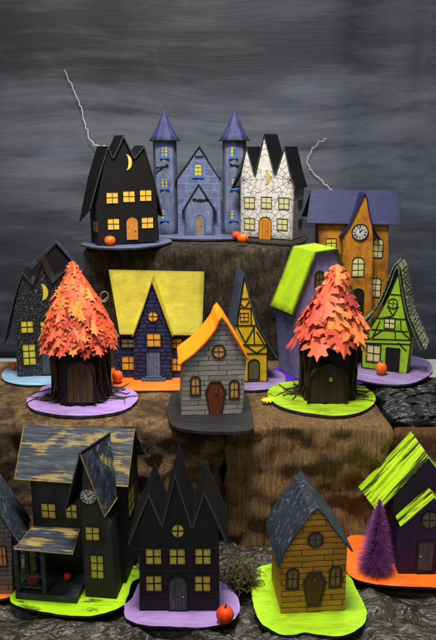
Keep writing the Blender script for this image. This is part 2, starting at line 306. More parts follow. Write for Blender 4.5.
# ------------------------------------------------------------------ mesh building
class MB:
    def __init__(s): s.v = []; s.f = []; s.c = []
    def add(s, vs, fs):
        k = len(s.v); s.v += [tuple(x) for x in vs]; s.f += [tuple(i+k for i in f) for f in fs]; return s
    def prism(s, pl, poly, n0, n1):
        n = len(poly)
        a = [pl.pt(p[0], p[1], n0) for p in poly]; b = [pl.pt(p[0], p[1], n1) for p in poly]
        return s.add(a+b, [tuple(range(n)), tuple(range(2*n-1, n-1, -1))]+[(i, (i+1) % n, n+(i+1) % n, n+i) for i in range(n)])
    def ring(s, pl, outer, inner, n0, n1):
        n = len(outer)
        P = [pl.pt(p[0], p[1], k) for k in (n0, n1) for L in (outer, inner) for p in L]
        o0, i0, o1, i1 = 0, n, 2*n, 3*n; F = []
        for i in range(n):
            j = (i+1) % n
            F += [(o0+i, o0+j, i0+j, i0+i), (o1+i, i1+i, i1+j, o1+j), (o0+i, o1+i, o1+j, o0+j), (i0+i, i0+j, i1+j, i1+i)]
        return s.add(P, F)
    def bar(s, pl, p, q, wd, n0, n1):
        d = Vector((q[0]-p[0], q[1]-p[1]));
        if d.length < 1e-6: return s
        d.normalize(); k = Vector((-d.y, d.x))*wd/2
        return s.prism(pl, [(p[0]+k.x, p[1]+k.y), (p[0]-k.x, p[1]-k.y), (q[0]-k.x, q[1]-k.y), (q[0]+k.x, q[1]+k.y)], n0, n1)
    def box(s, lo, hi):
        x0, y0, z0 = lo; x1, y1, z1 = hi
        return s.add([(x0, y0, z0), (x1, y0, z0), (x1, y1, z0), (x0, y1, z0), (x0, y0, z1), (x1, y0, z1), (x1, y1, z1), (x0, y1, z1)],
                     [(0, 3, 2, 1), (4, 5, 6, 7), (0, 1, 5, 4), (1, 2, 6, 5), (2, 3, 7, 6), (3, 0, 4, 7)])
    def loft(s, A, B, t, nsub=1, sag=0):
        """solid sheet between two rails, thickened by t along its own normal (left of A's direction x towards B)"""
        A = [Vector(a) for a in A]; B = [Vector(b) for b in B]; n = len(A)
        rows = []
        for k in range(nsub+1):
            rows.append([A[i].lerp(B[i], k/nsub) for i in range(n)])
        m = nsub+1
        def nor(k, i):
            i0, i1 = max(0, i-1), min(n-1, i+1); k0, k1 = max(0, k-1), min(nsub, k+1)
            du1 = (rows[k][i]-rows[k][i0]) if i > 0 else None; du2 = (rows[k][i1]-rows[k][i]) if i < n-1 else None
            dk = rows[k1][i]-rows[k0][i]
            ns = [dk.cross(d).normalized() for d in (du1, du2) if d is not None and d.length > 1e-6]
            q = sum(ns, Vector()).normalized(); c = max(.45, q.dot(ns[0]))
            return q/c
        V = []
        for k in range(m):
            for i in range(n): V.append(rows[k][i])
        for k in range(m):
            for i in range(n): V.append(rows[k][i]+nor(k, i)*t)
        F = []; N = m*n
        for k in range(nsub):
            for i in range(n-1):
                a, b, c, d = k*n+i, k*n+i+1, (k+1)*n+i+1, (k+1)*n+i
                F.append((a, b, c, d)); F.append((a+N, d+N, c+N, b+N))
        for i in range(n-1):
            a, b = i, i+1; F.append((a, a+N, b+N, b)); a, b = nsub*n+i, nsub*n+i+1; F.append((a, b, b+N, a+N))
        for k in range(nsub):
            a, b = k*n, (k+1)*n; F.append((a, b, b+N, a+N)); a, b = k*n+n-1, (k+1)*n+n-1; F.append((a, a+N, b+N, b))
        return s.add(V, F)
    def tube(s, pts, r, seg=6):
        pts = [Vector(p) for p in pts]; n = len(pts); rr = r if isinstance(r, (list, tuple)) else [r]*n
        V = []; up = Vector((.13, .31, .94))
        for i, p in enumerate(pts):
            d = (pts[min(n-1, i+1)]-pts[max(0, i-1)]).normalized()
            a = d.cross(up); a = a.normalized() if a.length > 1e-4 else Vector((1, 0, 0)); b = d.cross(a)
            for k in range(seg):
                t = 2*math.pi*k/seg; V.append(p+(a*math.cos(t)+b*math.sin(t))*rr[i])
        F = [(i*seg+k, i*seg+(k+1) % seg, (i+1)*seg+(k+1) % seg, (i+1)*seg+k) for i in range(n-1) for k in range(seg)]
        F += [tuple(range(seg-1, -1, -1)), tuple((n-1)*seg+k for k in range(seg))]
        return s.add(V, F)
    def lathe(s, c, prof, seg=24, wob=None):
        V = []
        for (r, z) in prof:
            for k in range(seg):
                t = 2*math.pi*k/seg; q = r*(wob(t, z) if wob else 1); V.append((c[0]+q*math.cos(t), c[1]+q*math.sin(t), c[2]+z))
        n = len(prof)
        F = [(i*seg+k, i*seg+(k+1) % seg, (i+1)*seg+(k+1) % seg, (i+1)*seg+k) for i in range(n-1) for k in range(seg)]
        F += [tuple(range(seg-1, -1, -1)), tuple((n-1)*seg+k for k in range(seg))]
        return s.add(V, F)
    def build(s, name, mat, parent=None, bevel=0, smooth=False, subd=0, colors=None):
        me = bpy.data.meshes.new(name); me.from_pydata([(x*S, y*S, z*S) for x, y, z in s.v], [], s.f)
        me.materials.append(M[mat] if isinstance(mat, str) else mat)
        import bmesh
        bm = bmesh.new(); bm.from_mesh(me); bmesh.ops.recalc_face_normals(bm, faces=bm.faces); bm.to_mesh(me); bm.free()
        if smooth:
            for p in me.polygons: p.use_smooth = True
        if colors:
            at = me.attributes.new('shade', 'FLOAT', 'POINT')
            for i, c in enumerate(colors): at.data[i].value = c
        o = bpy.data.objects.new(name, me); COL.objects.link(o)
        if parent: o.parent = parent
        if bevel:
            b = o.modifiers.new('bevel', 'BEVEL'); b.width = bevel*S; b.segments = 2; b.limit_method = 'ANGLE'; b.angle_limit = R(30)
        return o
def tag(o, label=None, cat=None, group=None, kind=None):
    if label: o['label'] = label
    if cat: o['category'] = cat
    if group: o['group'] = group
    if kind: o['kind'] = kind
    return o
class Root:
    def __init__(s, name, px, py, z, deg, label, cat, group=None):
        s.o = ground(px, py, z); s.a = R(deg); s.z = z
        s.rot = Matrix.Rotation(s.a, 3, 'Z'); s.inv = s.rot.transposed()
        s.e = bpy.data.objects.new(name, None); COL.objects.link(s.e); s.e.empty_display_size = .02
        s.e.location = s.o*S; s.e.rotation_euler = (0, 0, s.a); tag(s.e, label, cat, group)
    def lray(s, px, py): return s.inv @ (C0-s.o), s.inv @ ray(px, py)
    def loc(s, p): return s.inv @ (Vector(p)-s.o)
    def front(s, v=0): return Pl(s, (0, v, 0), (1, 0, 0), (0, -1, 0))
    def right(s, u): return Pl(s, (u, 0, 0), (0, 1, 0), (1, 0, 0))
    def left(s, u): return Pl(s, (u, 0, 0), (0, -1, 0), (-1, 0, 0))
class Pl:
    def __init__(s, root, o, U, N): s.r = root; s.O = Vector(o); s.U = Vector(U); s.N = Vector(N)
    def st(s, px, py):
        c, d = s.r.lray(px, py); t = (s.O-c).dot(s.N)/d.dot(s.N); q = c+d*t-s.O
        return (q.dot(s.U), q.z)
    def pt(s, a, b, n=0): return s.O+s.U*a+Vector((0, 0, b))+s.N*n
    def P(s, px, py): return s.pt(*s.st(px, py))
    def sts(s, L): return [s.st(*p) for p in L]

def shape_pts(kind, cx, cy, hw, hh, n=9):
    if kind == 'rect': return [(cx-hw, cy-hh), (cx+hw, cy-hh), (cx+hw, cy+hh), (cx-hw, cy+hh)]
    if kind == 'round': return [(cx+hw*math.cos(t*2*math.pi/20), cy+hh*math.sin(t*2*math.pi/20)) for t in range(20)]
    if kind == 'coffin': return [(cx-hw*.55, cy-hh), (cx+hw*.55, cy-hh), (cx+hw, cy+hh*.38), (cx+hw*.5, cy+hh), (cx-hw*.5, cy+hh), (cx-hw, cy+hh*.38)]
    if kind == 'arch':
        r = min(hw, hh*1.2); top = cy+hh-r*.9
        return [(cx-hw, cy-hh), (cx+hw, cy-hh)]+[(cx+hw*math.cos(math.pi*k/n), top+r*.9*math.sin(math.pi*k/n)) for k in range(n+1)]
def rectpx(pl, cx, cy, wpx, hpx):
    l = pl.st(cx-wpx/2, cy); r = pl.st(cx+wpx/2, cy); b = pl.st(cx, cy+hpx/2); t = pl.st(cx, cy-hpx/2)
    return (l[0]+r[0])/2, (b[1]+t[1])/2, abs(r[0]-l[0])/2, (t[1]-b[1])/2
RNG = random.Random(5)
def window(pl, cx, cy, wpx, hpx, kind='rect', cols=2, rows=2, pane='pane_yellow', bar='line_black', bw=.15, rim=.14, rimmat=None, sill=False, name='window'):
    x, y, hw, hh = rectpx(pl, cx, cy, wpx, hpx)
    J = lambda k: RNG.uniform(-k, k)
    x += J(.05); y += J(.05)
    o = MB().prism(pl, shape_pts(kind, x, y, hw, hh), -.02, .05).build(name, pane, pl.r.e)
    f = MB()
    sc = 1+rim/hw, 1+rim/hh
    f.ring(pl, shape_pts(kind, x, y, hw*sc[0], hh*sc[1]), shape_pts(kind, x, y, hw*.98, hh*.98), .01, .13)
    if not rimmat:
        for i in range(1, cols): f.bar(pl, (x-hw+2*hw*i/cols+J(.06), y-hh), (x-hw+2*hw*i/cols+J(.06), y+hh*.97), bw, .052, .10)
        for i in range(1, rows): f.bar(pl, (x-hw*.97, y-hh+2*hh*i/rows+J(.06)), (x+hw*.97, y-hh+2*hh*i/rows+J(.06)), bw, .054, .098)
    fo = f.build('window_frame', rimmat or bar, o, bevel=.02)
    if rimmat:
        g = MB()
        for i in range(1, cols): g.bar(pl, (x-hw+2*hw*i/cols, y-hh), (x-hw+2*hw*i/cols, y+hh*.97), bw, .052, .10)
        for i in range(1, rows): g.bar(pl, (x-hw*.97, y-hh+2*hh*i/rows), (x+hw*.97, y-hh+2*hh*i/rows), bw, .054, .098)
        g.build('glazing_bar', bar, o)
    if sill:
        MB().prism(pl, shape_pts('rect', x, y-hh-rim-.1, hw+rim+.22, .16), .01, .26).build('window_sill', rimmat or bar, o, bevel=.02)
    return o
def door(pl, cx, cy, wpx, hpx, kind='arch', mat='door_grey', frame='line_black', rim=.18, knob=None, planks=True, bottom=None):
    x, y, hw, hh = rectpx(pl, cx, cy, wpx, hpx)
    o = MB().prism(pl, shape_pts(kind, x, y, hw, hh), -.02, .10).build('door', mat, pl.r.e, bevel=.03)
    if frame: MB().ring(pl, shape_pts(kind, x, y, hw+rim, hh+rim*.9), shape_pts(kind, x, y, hw*.985, hh*.985), .01, .19).build('door_frame', frame, o, bevel=.03)
    if planks:
        g = MB()
        for k in (-.35, .05, .4): g.bar(pl, (x+hw*k, y-hh*.95), (x+hw*k, y+hh*.72), .045, .10, .112)
        g.build('plank_groove', 'line_black', o)
    if knob:
        q = pl.pt(x+hw*knob[0], y+hh*knob[1], .2)
        MB().lathe(q-Vector((0, 0, .13)), [(.01, 0), (.11, .05), (.13, .13), (.11, .2), (.01, .26)], 10).build('door_knob', 'gold', o, smooth=True)
    return o
def moon(pl, cx, cy, hpx, mat, thin=.55):
    x, y, hw, hh = rectpx(pl, cx, cy, hpx, hpx); r = hh
    out = [(x+r*math.sin(t)*.8-r*.1, y+r*math.cos(t)) for t in [math.pi*k/14*1.0 for k in range(15)]]
    inn = [(x+r*thin*math.sin(t)*.62-r*.1, y+r*.96*math.cos(t)) for t in [math.pi*k/14 for k in range(13, 0, -1)]]
    return MB().prism(pl, out+inn, .0, .10).build('crescent_moon', mat, pl.r.e, bevel=.02)
def bat(pl, cx, cy, wpx, tilt=0):
    x, y, hw, hh = rectpx(pl, cx, cy, wpx, wpx); a = R(tilt)
    P = [(-1, .18), (-.62, .34), (-.4, .12), (-.2, .2), (-.12, .3), (-.05, .18), (.05, .18), (.12, .3), (.2, .2), (.4, .12), (.62, .34), (1, .18), (.8, -.1), (.55, .02), (.35, -.16), (.12, -.06), (0, -.3), (-.12, -.06), (-.35, -.16), (-.55, .02), (-.8, -.1)]
    P = [(x+hw*(p*math.cos(a)-q*math.sin(a)), y+hw*(p*math.sin(a)+q*math.cos(a))) for p, q in P]
    return MB().prism(pl, P, .0, .12).build('bat', 'line_black', pl.r.e)
def catmull(P, n=6):
    out = []; m = len(P)
    for i in range(m):
        p0, p1, p2, p3 = (Vector(P[(i+k-1) % m]) for k in range(4))
        for k in range(n):
            t = k/n; out.append(.5*((2*p1)+(p2-p0)*t+(2*p0-5*p1+4*p2-p3)*t*t+(3*p1-p0-3*p2+p3)*t**3))
    return out
def openspline(P, n=5):
    P = [Vector(p) for p in P]; Q = [P[0]*2-P[1]]+P+[P[-1]*2-P[-2]]; out = []
    for i in range(1, len(Q)-2):
        p0, p1, p2, p3 = Q[i-1:i+3]
        for k in range(n):
            t = k/n; out.append(.5*((2*p1)+(p2-p0)*t+(2*p0-5*p1+4*p2-p3)*t*t+(3*p1-p0-3*p2+p3)*t**3))
    return out+[P[-1]]
def base(root, pxs, mat, th=.38, edge=None):
    pts = catmull([root.loc(ground(x, y, root.z)) for x, y in pxs])
    pts = [p+Vector((p.x*0, 0, 0))+Vector((noise.noise(p*.9)*.12, noise.noise(p*.9+Vector((9, 0, 0)))*.12, 0)) for p in pts]
    n = len(pts); a = [(p.x, p.y, -.003) for p in pts]; b = [(p.x, p.y, -th) for p in pts]
    m = MB().add(a+b, [tuple(range(n)), tuple(range(2*n-1, n-1, -1))]+[(i, (i+1) % n, n+(i+1) % n, n+i) for i in range(n)])
    o = m.build('base', mat, root.e, bevel=.04)
    o.data.materials.append(M['rim'])
    for p in o.data.polygons:
        if abs(p.normal.z) < .5: p.material_index = 1
    return o
def clampw(poly, roof, gap=.05):
    out = []
    n = len(poly)
    for i in range(n):
        a, b = poly[i], poly[(i+1) % n]; k = max(1, int(math.hypot(b[0]-a[0], b[1]-a[1])/.35)) if (a[1] > 1 or b[1] > 1) else 1
        for j in range(k): out.append((a[0]+(b[0]-a[0])*j/k, a[1]+(b[1]-a[1])*j/k))
    apex = max(roof, key=lambda p: p[1])
    for p in roof:
        pass
    def rw(u):
        for p, q in zip(roof, roof[1:]):
            lo, hi = min(p[0], q[0]), max(p[0], q[0])
            if lo <= u <= hi and hi-lo > 1e-6: return p[1]+(q[1]-p[1])*(u-p[0])/(q[0]-p[0])
        p, q = (roof[0], roof[1]) if abs(u-roof[0][0]) < abs(u-roof[-1][0]) else (roof[-1], roof[-2])
        return p[1]+(q[1]-p[1])*(u-p[0])/(q[0]-p[0])
    return [(x, min(y, rw(x)-gap)) for x, y in out]
def wall(pl, poly, depth, mat, name='wall', bevel=.05, roof=None):
    if roof: poly = clampw(poly, roof); bevel = 0
    return MB().prism(pl, poly, 0, -depth).build(name, mat, pl.r.e, bevel=bevel)
def gable_roof(pl, pts, n0, n1, t, mat, name='roof', back=None, smooth_n=0, taper=None, trim=None):
    """pts: st polyline left eave -> apex -> right eave; n0 front overhang (out), n1 back depth"""
    back = back or pts
    A = [pl.pt(p[0], p[1], -n1) for p in back]; B = [pl.pt(p[0], p[1], n0) for p in pts]
    return MB().loft(A, B, -t, 3).build(name, mat, pl.r.e, bevel=.04)
def side_sheet(pl, pts, n0, n1, t, mat, name='roof', back=None): return gable_roof(pl, pts, n0, n1, t, mat, name, back)

# strokes for small roman numerals (x, y in a unit box, list of lines)
def numeral(k):
    G = {'I': (.28, [((0, -.5), (0, .5))]), 'V': (.62, [((-.24, .5), (0, -.5)), ((0, -.5), (.24, .5))]), 'X': (.62, [((-.24, .5), (.24, -.5)), ((-.24, -.5), (.24, .5))])}
    t = ['XII', 'I', 'II', 'III', 'IIII', 'V', 'VI', 'VII', 'VIII', 'IX', 'X', 'XI'][k]
    wd = sum(G[c][0] for c in t); x = -wd/2; out = []
    for c in t:
        for p, q in G[c][1]: out.append(((x+G[c][0]/2+p[0], p[1]), (x+G[c][0]/2+q[0], q[1])))
        x += G[c][0]
    return out
def clock(pl, cx, cy, rpx, n=0, hands=(-40, 10)):
    x, y, hw, hh = rectpx(pl, cx, cy, 2*rpx, 2*rpx); r = hh
    C = [(x+r*math.cos(t*math.pi/16), y+r*math.sin(t*math.pi/16)) for t in range(32)]
    o = MB().prism(pl, C, n, n+.16).build('clock', 'clock_white', pl.r.e, bevel=.03)
    I = [(x+(p[0]-x)*.86, y+(p[1]-y)*.86) for p in C]
    MB().ring(pl, C, I, n+.1, n+.24).build('clock_rim', 'line_black', o, bevel=.02)
    g = MB()
    for k in range(12):
        a = -k*math.pi/6; ca, sa = math.cos(a), math.sin(a); s = r*.24
        for p, q in numeral(k):
            f = lambda u: (x+ (u[0]*s*.75)*ca-(r*.66+u[1]*s)*sa, y+(u[0]*s*.75)*sa+(r*.66+u[1]*s)*ca)
            g.bar(pl, f(p), f(q), r*.05, n+.16, n+.175)
    I2 = [(x+(p[0]-x)*.48, y+(p[1]-y)*.48) for p in C]; I3 = [(x+(p[0]-x)*.45, y+(p[1]-y)*.45) for p in C]
    g.ring(pl, I2, I3, n+.155, n+.172)
    g.build('clock_numerals', 'line_black', o)
    h = MB()
    for L, ang, wd in ((.40, hands[0], .11), (.62, hands[1], .08)):
        a = R(ang); h.bar(pl, (x+r*.1*math.sin(a), y-r*.1*math.cos(a)), (x-r*L*math.sin(a), y+r*L*math.cos(a)), r*wd, n+.18, n+.21)
    h.build('clock_hand', 'line_black', o)
M['clock_white'] = paint('clock_face_paint', '#d8d8d4', '#c4c4c0', 2, rough=.4)

def pumpkin(px, py, z, wpx, mat, label, hscale=.85, group='little pumpkins beside the houses'):
    g = ground(px, py, z); dist = (g-C0).dot(FWD); r = wpx/2*dist/FPX; rh = r*hscale
    e = Root('pumpkin', px, py, z, RNG.uniform(0, 60), label, 'pumpkin', group)
    prof = [(.02*r, .08*rh)]+[(r*math.sin(math.pi*k/12)**.8, rh*(1-math.cos(math.pi*k/12))) for k in range(1, 12)]+[(.02*r, 1.86*rh)]
    MB().lathe((0, 0, 0), prof, 40, lambda t, z: 1-.11*abs(math.sin(t*4))**.0*(1-abs(math.sin(t*4.0))**.6)).build('body', mat, e.e, smooth=True)
    MB().tube([(0, 0, 1.72*rh), (.05*r, 0, 2.05*rh), (.2*r, .05*r, 2.3*rh)], [.17*r, .12*r, .1*r], 7).build('stem', 'stem', e.e)
    return e

# ------------------------------------------------------------------ setting
ZT, ZM, ZB = 40.0, 18.5, 0.0
t = MB(); t.box((-110, 30, -6), (110, 199.3, -2.2)); tag(t.build('table_top', 'brushed_white'), kind='structure')
def backdrop():
    m = MB(); nx, nzz = 90, 30; W = 130
    V = []
    for j in range(nzz+1):
        for i in range(nx+1):
            x = -W+2*W*i/nx; z = -2.1+150*j/nzz
            y = 200+ (1.2*math.sin(x*.16+1)*(1 if x > 30 else .25)) + .8*noise.noise(Vector((x*.05, 0, z*.02)))
            if x > 52: y += 1.6*noise.noise(Vector((x*.2, 5, z*.01)))
            V.append((x, y, z))
    F = [(j*(nx+1)+i, j*(nx+1)+i+1, (j+1)*(nx+1)+i+1, (j+1)*(nx+1)+i) for j in range(nzz) for i in range(nx)]
    m.add(V, F); o = m.build('backdrop', 'backdrop', smooth=True)
    so = o.modifiers.new('solid', 'SOLIDIFY'); so.thickness = .002; so.offset = 1
    tag(o, kind='structure')
backdrop()
def rough_block(name, x0, x1, y0, y1, z0, z1, amp, mat, label, cat, rnd=1.2, step=1.0, topamp=.12, seed=0, lean=0, group=None, fn=None, hollow=0):
    import bmesh
    bm = bmesh.new(); nx, ny, nz_ = (max(2, int((b-a)/step)) for a, b in ((x0, x1), (y0, y1), (z0, z1)))
    idx = {}; V = []; F = []
    def vid(i, j, k):
        key = (i, j, k)
        if key in idx: return idx[key]
        p = Vector((x0+(x1-x0)*i/nx, y0+(y1-y0)*j/ny, z0+(z1-z0)*k/nz_))
        # rounded corners
        lo = Vector((x0+rnd, y0+rnd, z0)); hi = Vector((x1-rnd, y1-rnd, z1-rnd*.7))
        c = Vector((min(max(p.x, lo.x), hi.x), min(max(p.y, lo.y), hi.y), min(max(p.z, lo.z), hi.z)))
        d = p-c; 
        if d.length > 1e-6:
            L = max(abs(d.x)/rnd, abs(d.y)/rnd, abs(d.z)/(rnd*.7) if d.z > 0 else 0)
            dn = d.normalized(); p = c+Vector((dn.x*rnd, dn.y*rnd, dn.z*rnd*.7))*min(1, L)
        q = p*.09+Vector((seed, 0, 0))
        n1 = noise.fractal(q, 1.0, 2.0, 5); n2 = noise.fractal(p*.35+Vector((0, seed, 0)), 1.0, 2.1, 4)
        side = Vector((-1 if i == 0 else 1 if i == nx else 0, -1 if j == 0 else 1 if j == ny else 0, 0))
        fall = min(1, max(0, (z1-p.z)/2.0)); 
        if side.length > 0: p = p+side.normalized()*(n1*amp+n2*amp*.55)*(.25+.75*fall)
        p.z += (n1+n2*.5)*topamp*(p.z-z0)/(z1-z0) - (topamp*.8 if k == nz_ else 0)
        if lean: p.x += lean*(z1-p.z)
        if fn: p = fn(p)
        idx[key] = len(V); V.append(tuple(p)); return idx[key]
    for i in range(nx):
        for j in range(ny):
            F.append((vid(i, j, nz_), vid(i+1, j, nz_), vid(i+1, j+1, nz_), vid(i, j+1, nz_)))
            F.append((vid(i, j, 0), vid(i, j+1, 0), vid(i+1, j+1, 0), vid(i+1, j, 0)))
    for k in range(nz_):
        for i in range(nx):
            F.append((vid(i, 0, k), vid(i+1, 0, k), vid(i+1, 0, k+1), vid(i, 0, k+1)))
            F.append((vid(i, ny, k), vid(i, ny, k+1), vid(i+1, ny, k+1), vid(i+1, ny, k)))
        for j in range(ny):
            F.append((vid(0, j, k), vid(0, j, k+1), vid(0, j+1, k+1), vid(0, j+1, k)))
            F.append((vid(nx, j, k), vid(nx, j+1, k), vid(nx, j+1, k+1), vid(nx, j, k+1)))
    bm.free(); o = MB().add(V, F).build(name, mat, smooth=True); tag(o, label, cat, group); return o
rough_block('log', -25.5, 16.5, 135, 158, -2.1, ZT-.52, 1.0, 'log_top', 'dark mossy wood block carrying the castle at the top of the display', 'log', 1.4, .8, .1, 3)
rough_block('log', -62, .6, 100, 133.6, -2.1, ZM-.52, 1.6, 'log_left', 'long brown bark-covered log under the orange leaf tree and yellow roofed house', 'log', 1.8, .55, .12, 11)
rough_block('log', 1.2, 25.6, 99.6, 133.6, -2.1, ZM-.52, 1.5, 'log_right', 'square sawn brown log under the salmon leaf tree', 'log', 1.2, .8, .1, 23)
rough_block('wood_block', 20.2, 32, 136, 149, -2.1, 23.45, .3, 'log_top', 'dark wood block hidden below the blue roofed clock house', 'wood block', .8, 1.2, .05, 31)
rough_block('wood_block', 26.9, 52, 100.8, 103.2, -2.1, 16.6, .4, 'block', 'small amber brown wood block right of the sawn log', 'wood block', .6, .8, .08, 41)

def crumple(name, x0, x1, y0, y1, step, hf, mat, label, cat, keep=None):
    nx, ny = int((x1-x0)/step), int((y1-y0)/step); V = []; ok = []
    for j in range(ny+1):
        for i in range(nx+1):
            x = x0+(x1-x0)*i/nx; y = y0+(y1-y0)*j/ny; V.append((x, y, hf(x, y)))
    F = [(j*(nx+1)+i, j*(nx+1)+i+1, (j+1)*(nx+1)+i+1, (j+1)*(nx+1)+i) for j in range(ny) for i in range(nx) if not keep or keep(V[j*(nx+1)+i])]
    o = MB().add(V, F).build(name, mat, smooth=True)
    so = o.modifiers.new('solid', 'SOLIDIFY'); so.thickness = .0008; so.offset = -1
    return tag(o, label, cat)
def ridged(x, y, s, k=0):
    a = 0; amp = 1; f = s
    for o in range(4):
        a += amp*(1-abs(noise.noise(Vector((x*f+k, y*f*1.5, k+o*7))))*2); amp *= .5; f *= 2.1
    return a
def hfront(x, y):
    wx = 2.2*noise.noise(Vector((x*.12, y*.12, 3))); wy = 2.2*noise.noise(Vector((x*.12, y*.12, 8)))
    f = 0; a = 1.0; q = .13
    for o in range(5):
        f += a*abs(noise.noise(Vector(((x+wx)*q*.7, (y+wy)*q*1.5, o*5.3)))); a *= .55; q *= 1.95
    z = -.58-2.0*f
    if y < 81: z = -.58-1.5*f-(81-y)*.05+ min(1, (81-y)/3)*1.5*max(0, .75-f)
    return min(-.43, max(z, -2.12))
crumple('cloth', -46, 50, 64, 99.2, .24, hfront, 'cloth', 'crinkled shiny dark cloth spread under the front row of houses', 'cloth', lambda v: not (v[1] < 80.2+.6*math.sin(v[0]*2) and v[0] > 27.3+.4*math.sin(v[1]*3)))
def hm(x, y):
    u = (x-41)/15.5; v = (y-110.5)/7.6; q = max(0, 1-u**4-abs(v)**3.2)
    return 15.7+ (q**.5)*(1.6+.5*ridged(x, y, .3, 9)) - (0 if q > 0 else 1.2)
def mound():
    def h(x, y):
        u = (x-40.5)/13.9; v = (y-111.5)/8.6; q = max(0, 1-u**4-abs(v)**3.4)
        top = 17.0+.55*(ridged(x, y, .3, 9)-1)
        return 11.5+(min(top, 17.85)-11.5)*q**.28 if q > 0 else 11.5
    crumple('cloth', 26.8, 54, 101.6, 120, .32, h, 'cloth2', 'crumpled black plastic cloth heaped beside the sawn log', 'cloth')
def mfn(p):
    k = ridged(p.x, p.y+p.z*.8, .2, 9)-1; return p+Vector((0, -1.3*k, .55*k if p.z > 15 else 0))-Vector((0, 0, 4.5 if p.y > 115 and p.x > 40+noise.noise(p*.3)*2 else 0))
rough_block('cloth', 27.2, 54, 104.4, 125, 8, 17.5, .8, 'cloth2', 'crumpled black plastic cloth heaped beside the sawn log', 'cloth', 1.4, .35, .1, 77, fn=mfn)

# lightning bolts on the canvas
def bolt(pts, r, label):
    P = []
    for x, y in pts:
        d = ray(x, y); p = C0+d*((198.2-C0.y)/d.y); P.append(p)
    Q = []
    rr = random.Random(3)
    for a, b in zip(P, P[1:]):
        for k in range(4):
            q = a.lerp(b, k/4)+Vector((rr.uniform(-.3, .3), 0, rr.uniform(-.3, .3))); Q.append(q)
    Q.append(P[-1])
    o = MB().tube(Q, [r*.62*(.5+.6*i/len(Q)) for i in range(len(Q))], 5).build('lightning_bolt', 'lightning'); tag(o, label, 'lightning bolt')
bolt([(65, 70), (69, 80), (74, 92), (80, 104), (83, 118), (87, 130), (89, 140), (95, 146), (106, 146)], .22, 'thin white lightning bolt striking the black moon house')
bolt([(327, 138), (318, 143), (313, 148), (308, 156), (307, 163), (311, 170), (318, 178), (326, 186), (333, 191)], .2, 'thin white lightning bolt behind the blue roof of the clock house')

# ------------------------------------------------------------------ top row
def top_black():
    c = crop(70, 120, 4)
    r = Root('moon_house', *c(112, 504), ZT, 21, 'black three gabled house with crescent moon and amber windows on the top log', 'house')
    pl = r.front(); D = 6.2
    out = [c(112, 504), c(104, 350), c(150, 106), c(170, 152), c(212, 62), c(255, 152), c(296, 104), c(346, 290), c(357, 484)]
    w_ = wall(pl, pl.sts(out), D, 'black')
    pk = r.front(D+.6); gable_roof(pl, pl.sts([c(76, 356), c(110, 232), c(150, 104), c(171, 152)]), .35, D+.6, .22, 'black_edge', back=pk.sts([c(36, 408), c(72, 225), c(108, 103), c(128, 150)]))
    gable_roof(pl, pl.sts([c(171, 150), c(212, 60), c(256, 150)]), .5, D+.6, .22, 'black_edge')
    gable_roof(pl, pl.sts([c(256, 152), c(296, 102), c(338, 240), c(372, 385)]), .35, D+.6, .22, 'black_edge')
    moon(pl, *c(226, 169), 16, 'moon')
    for x, y in ((168, 312), (236, 306), (302, 301)): window(pl, *c(x, y), 11.5, 11, pane='pane_amber', rim=.06, bw=.12)
    for x, y in ((174, 417), (309, 410)): window(pl, *c(x, y), 11.5, 11, pane='pane_amber', rim=.06, bw=.12)
    door(pl, *c(248, 433), 11.5, 23, 'arch', 'door_amber', 'line_black', .08, knob=(.5, -.15), planks=False)
    window(r.left(0), *c(102, 422), 4.2, 12, pane='pane_peach', rim=.06, bw=.1)
    base(r, [(81, 243.6), (92, 246.8), (110, 248), (140, 247.3), (165, 243.4), (172, 240.3), (160, 237.5), (120, 236.5), (92, 239.5)], 'pl_blue')
    pumpkin(110, 245.6, ZT, 11.5, 'pumpkin', 'round pumpkin on grey-blue base beside the top black moon house')
top_black()
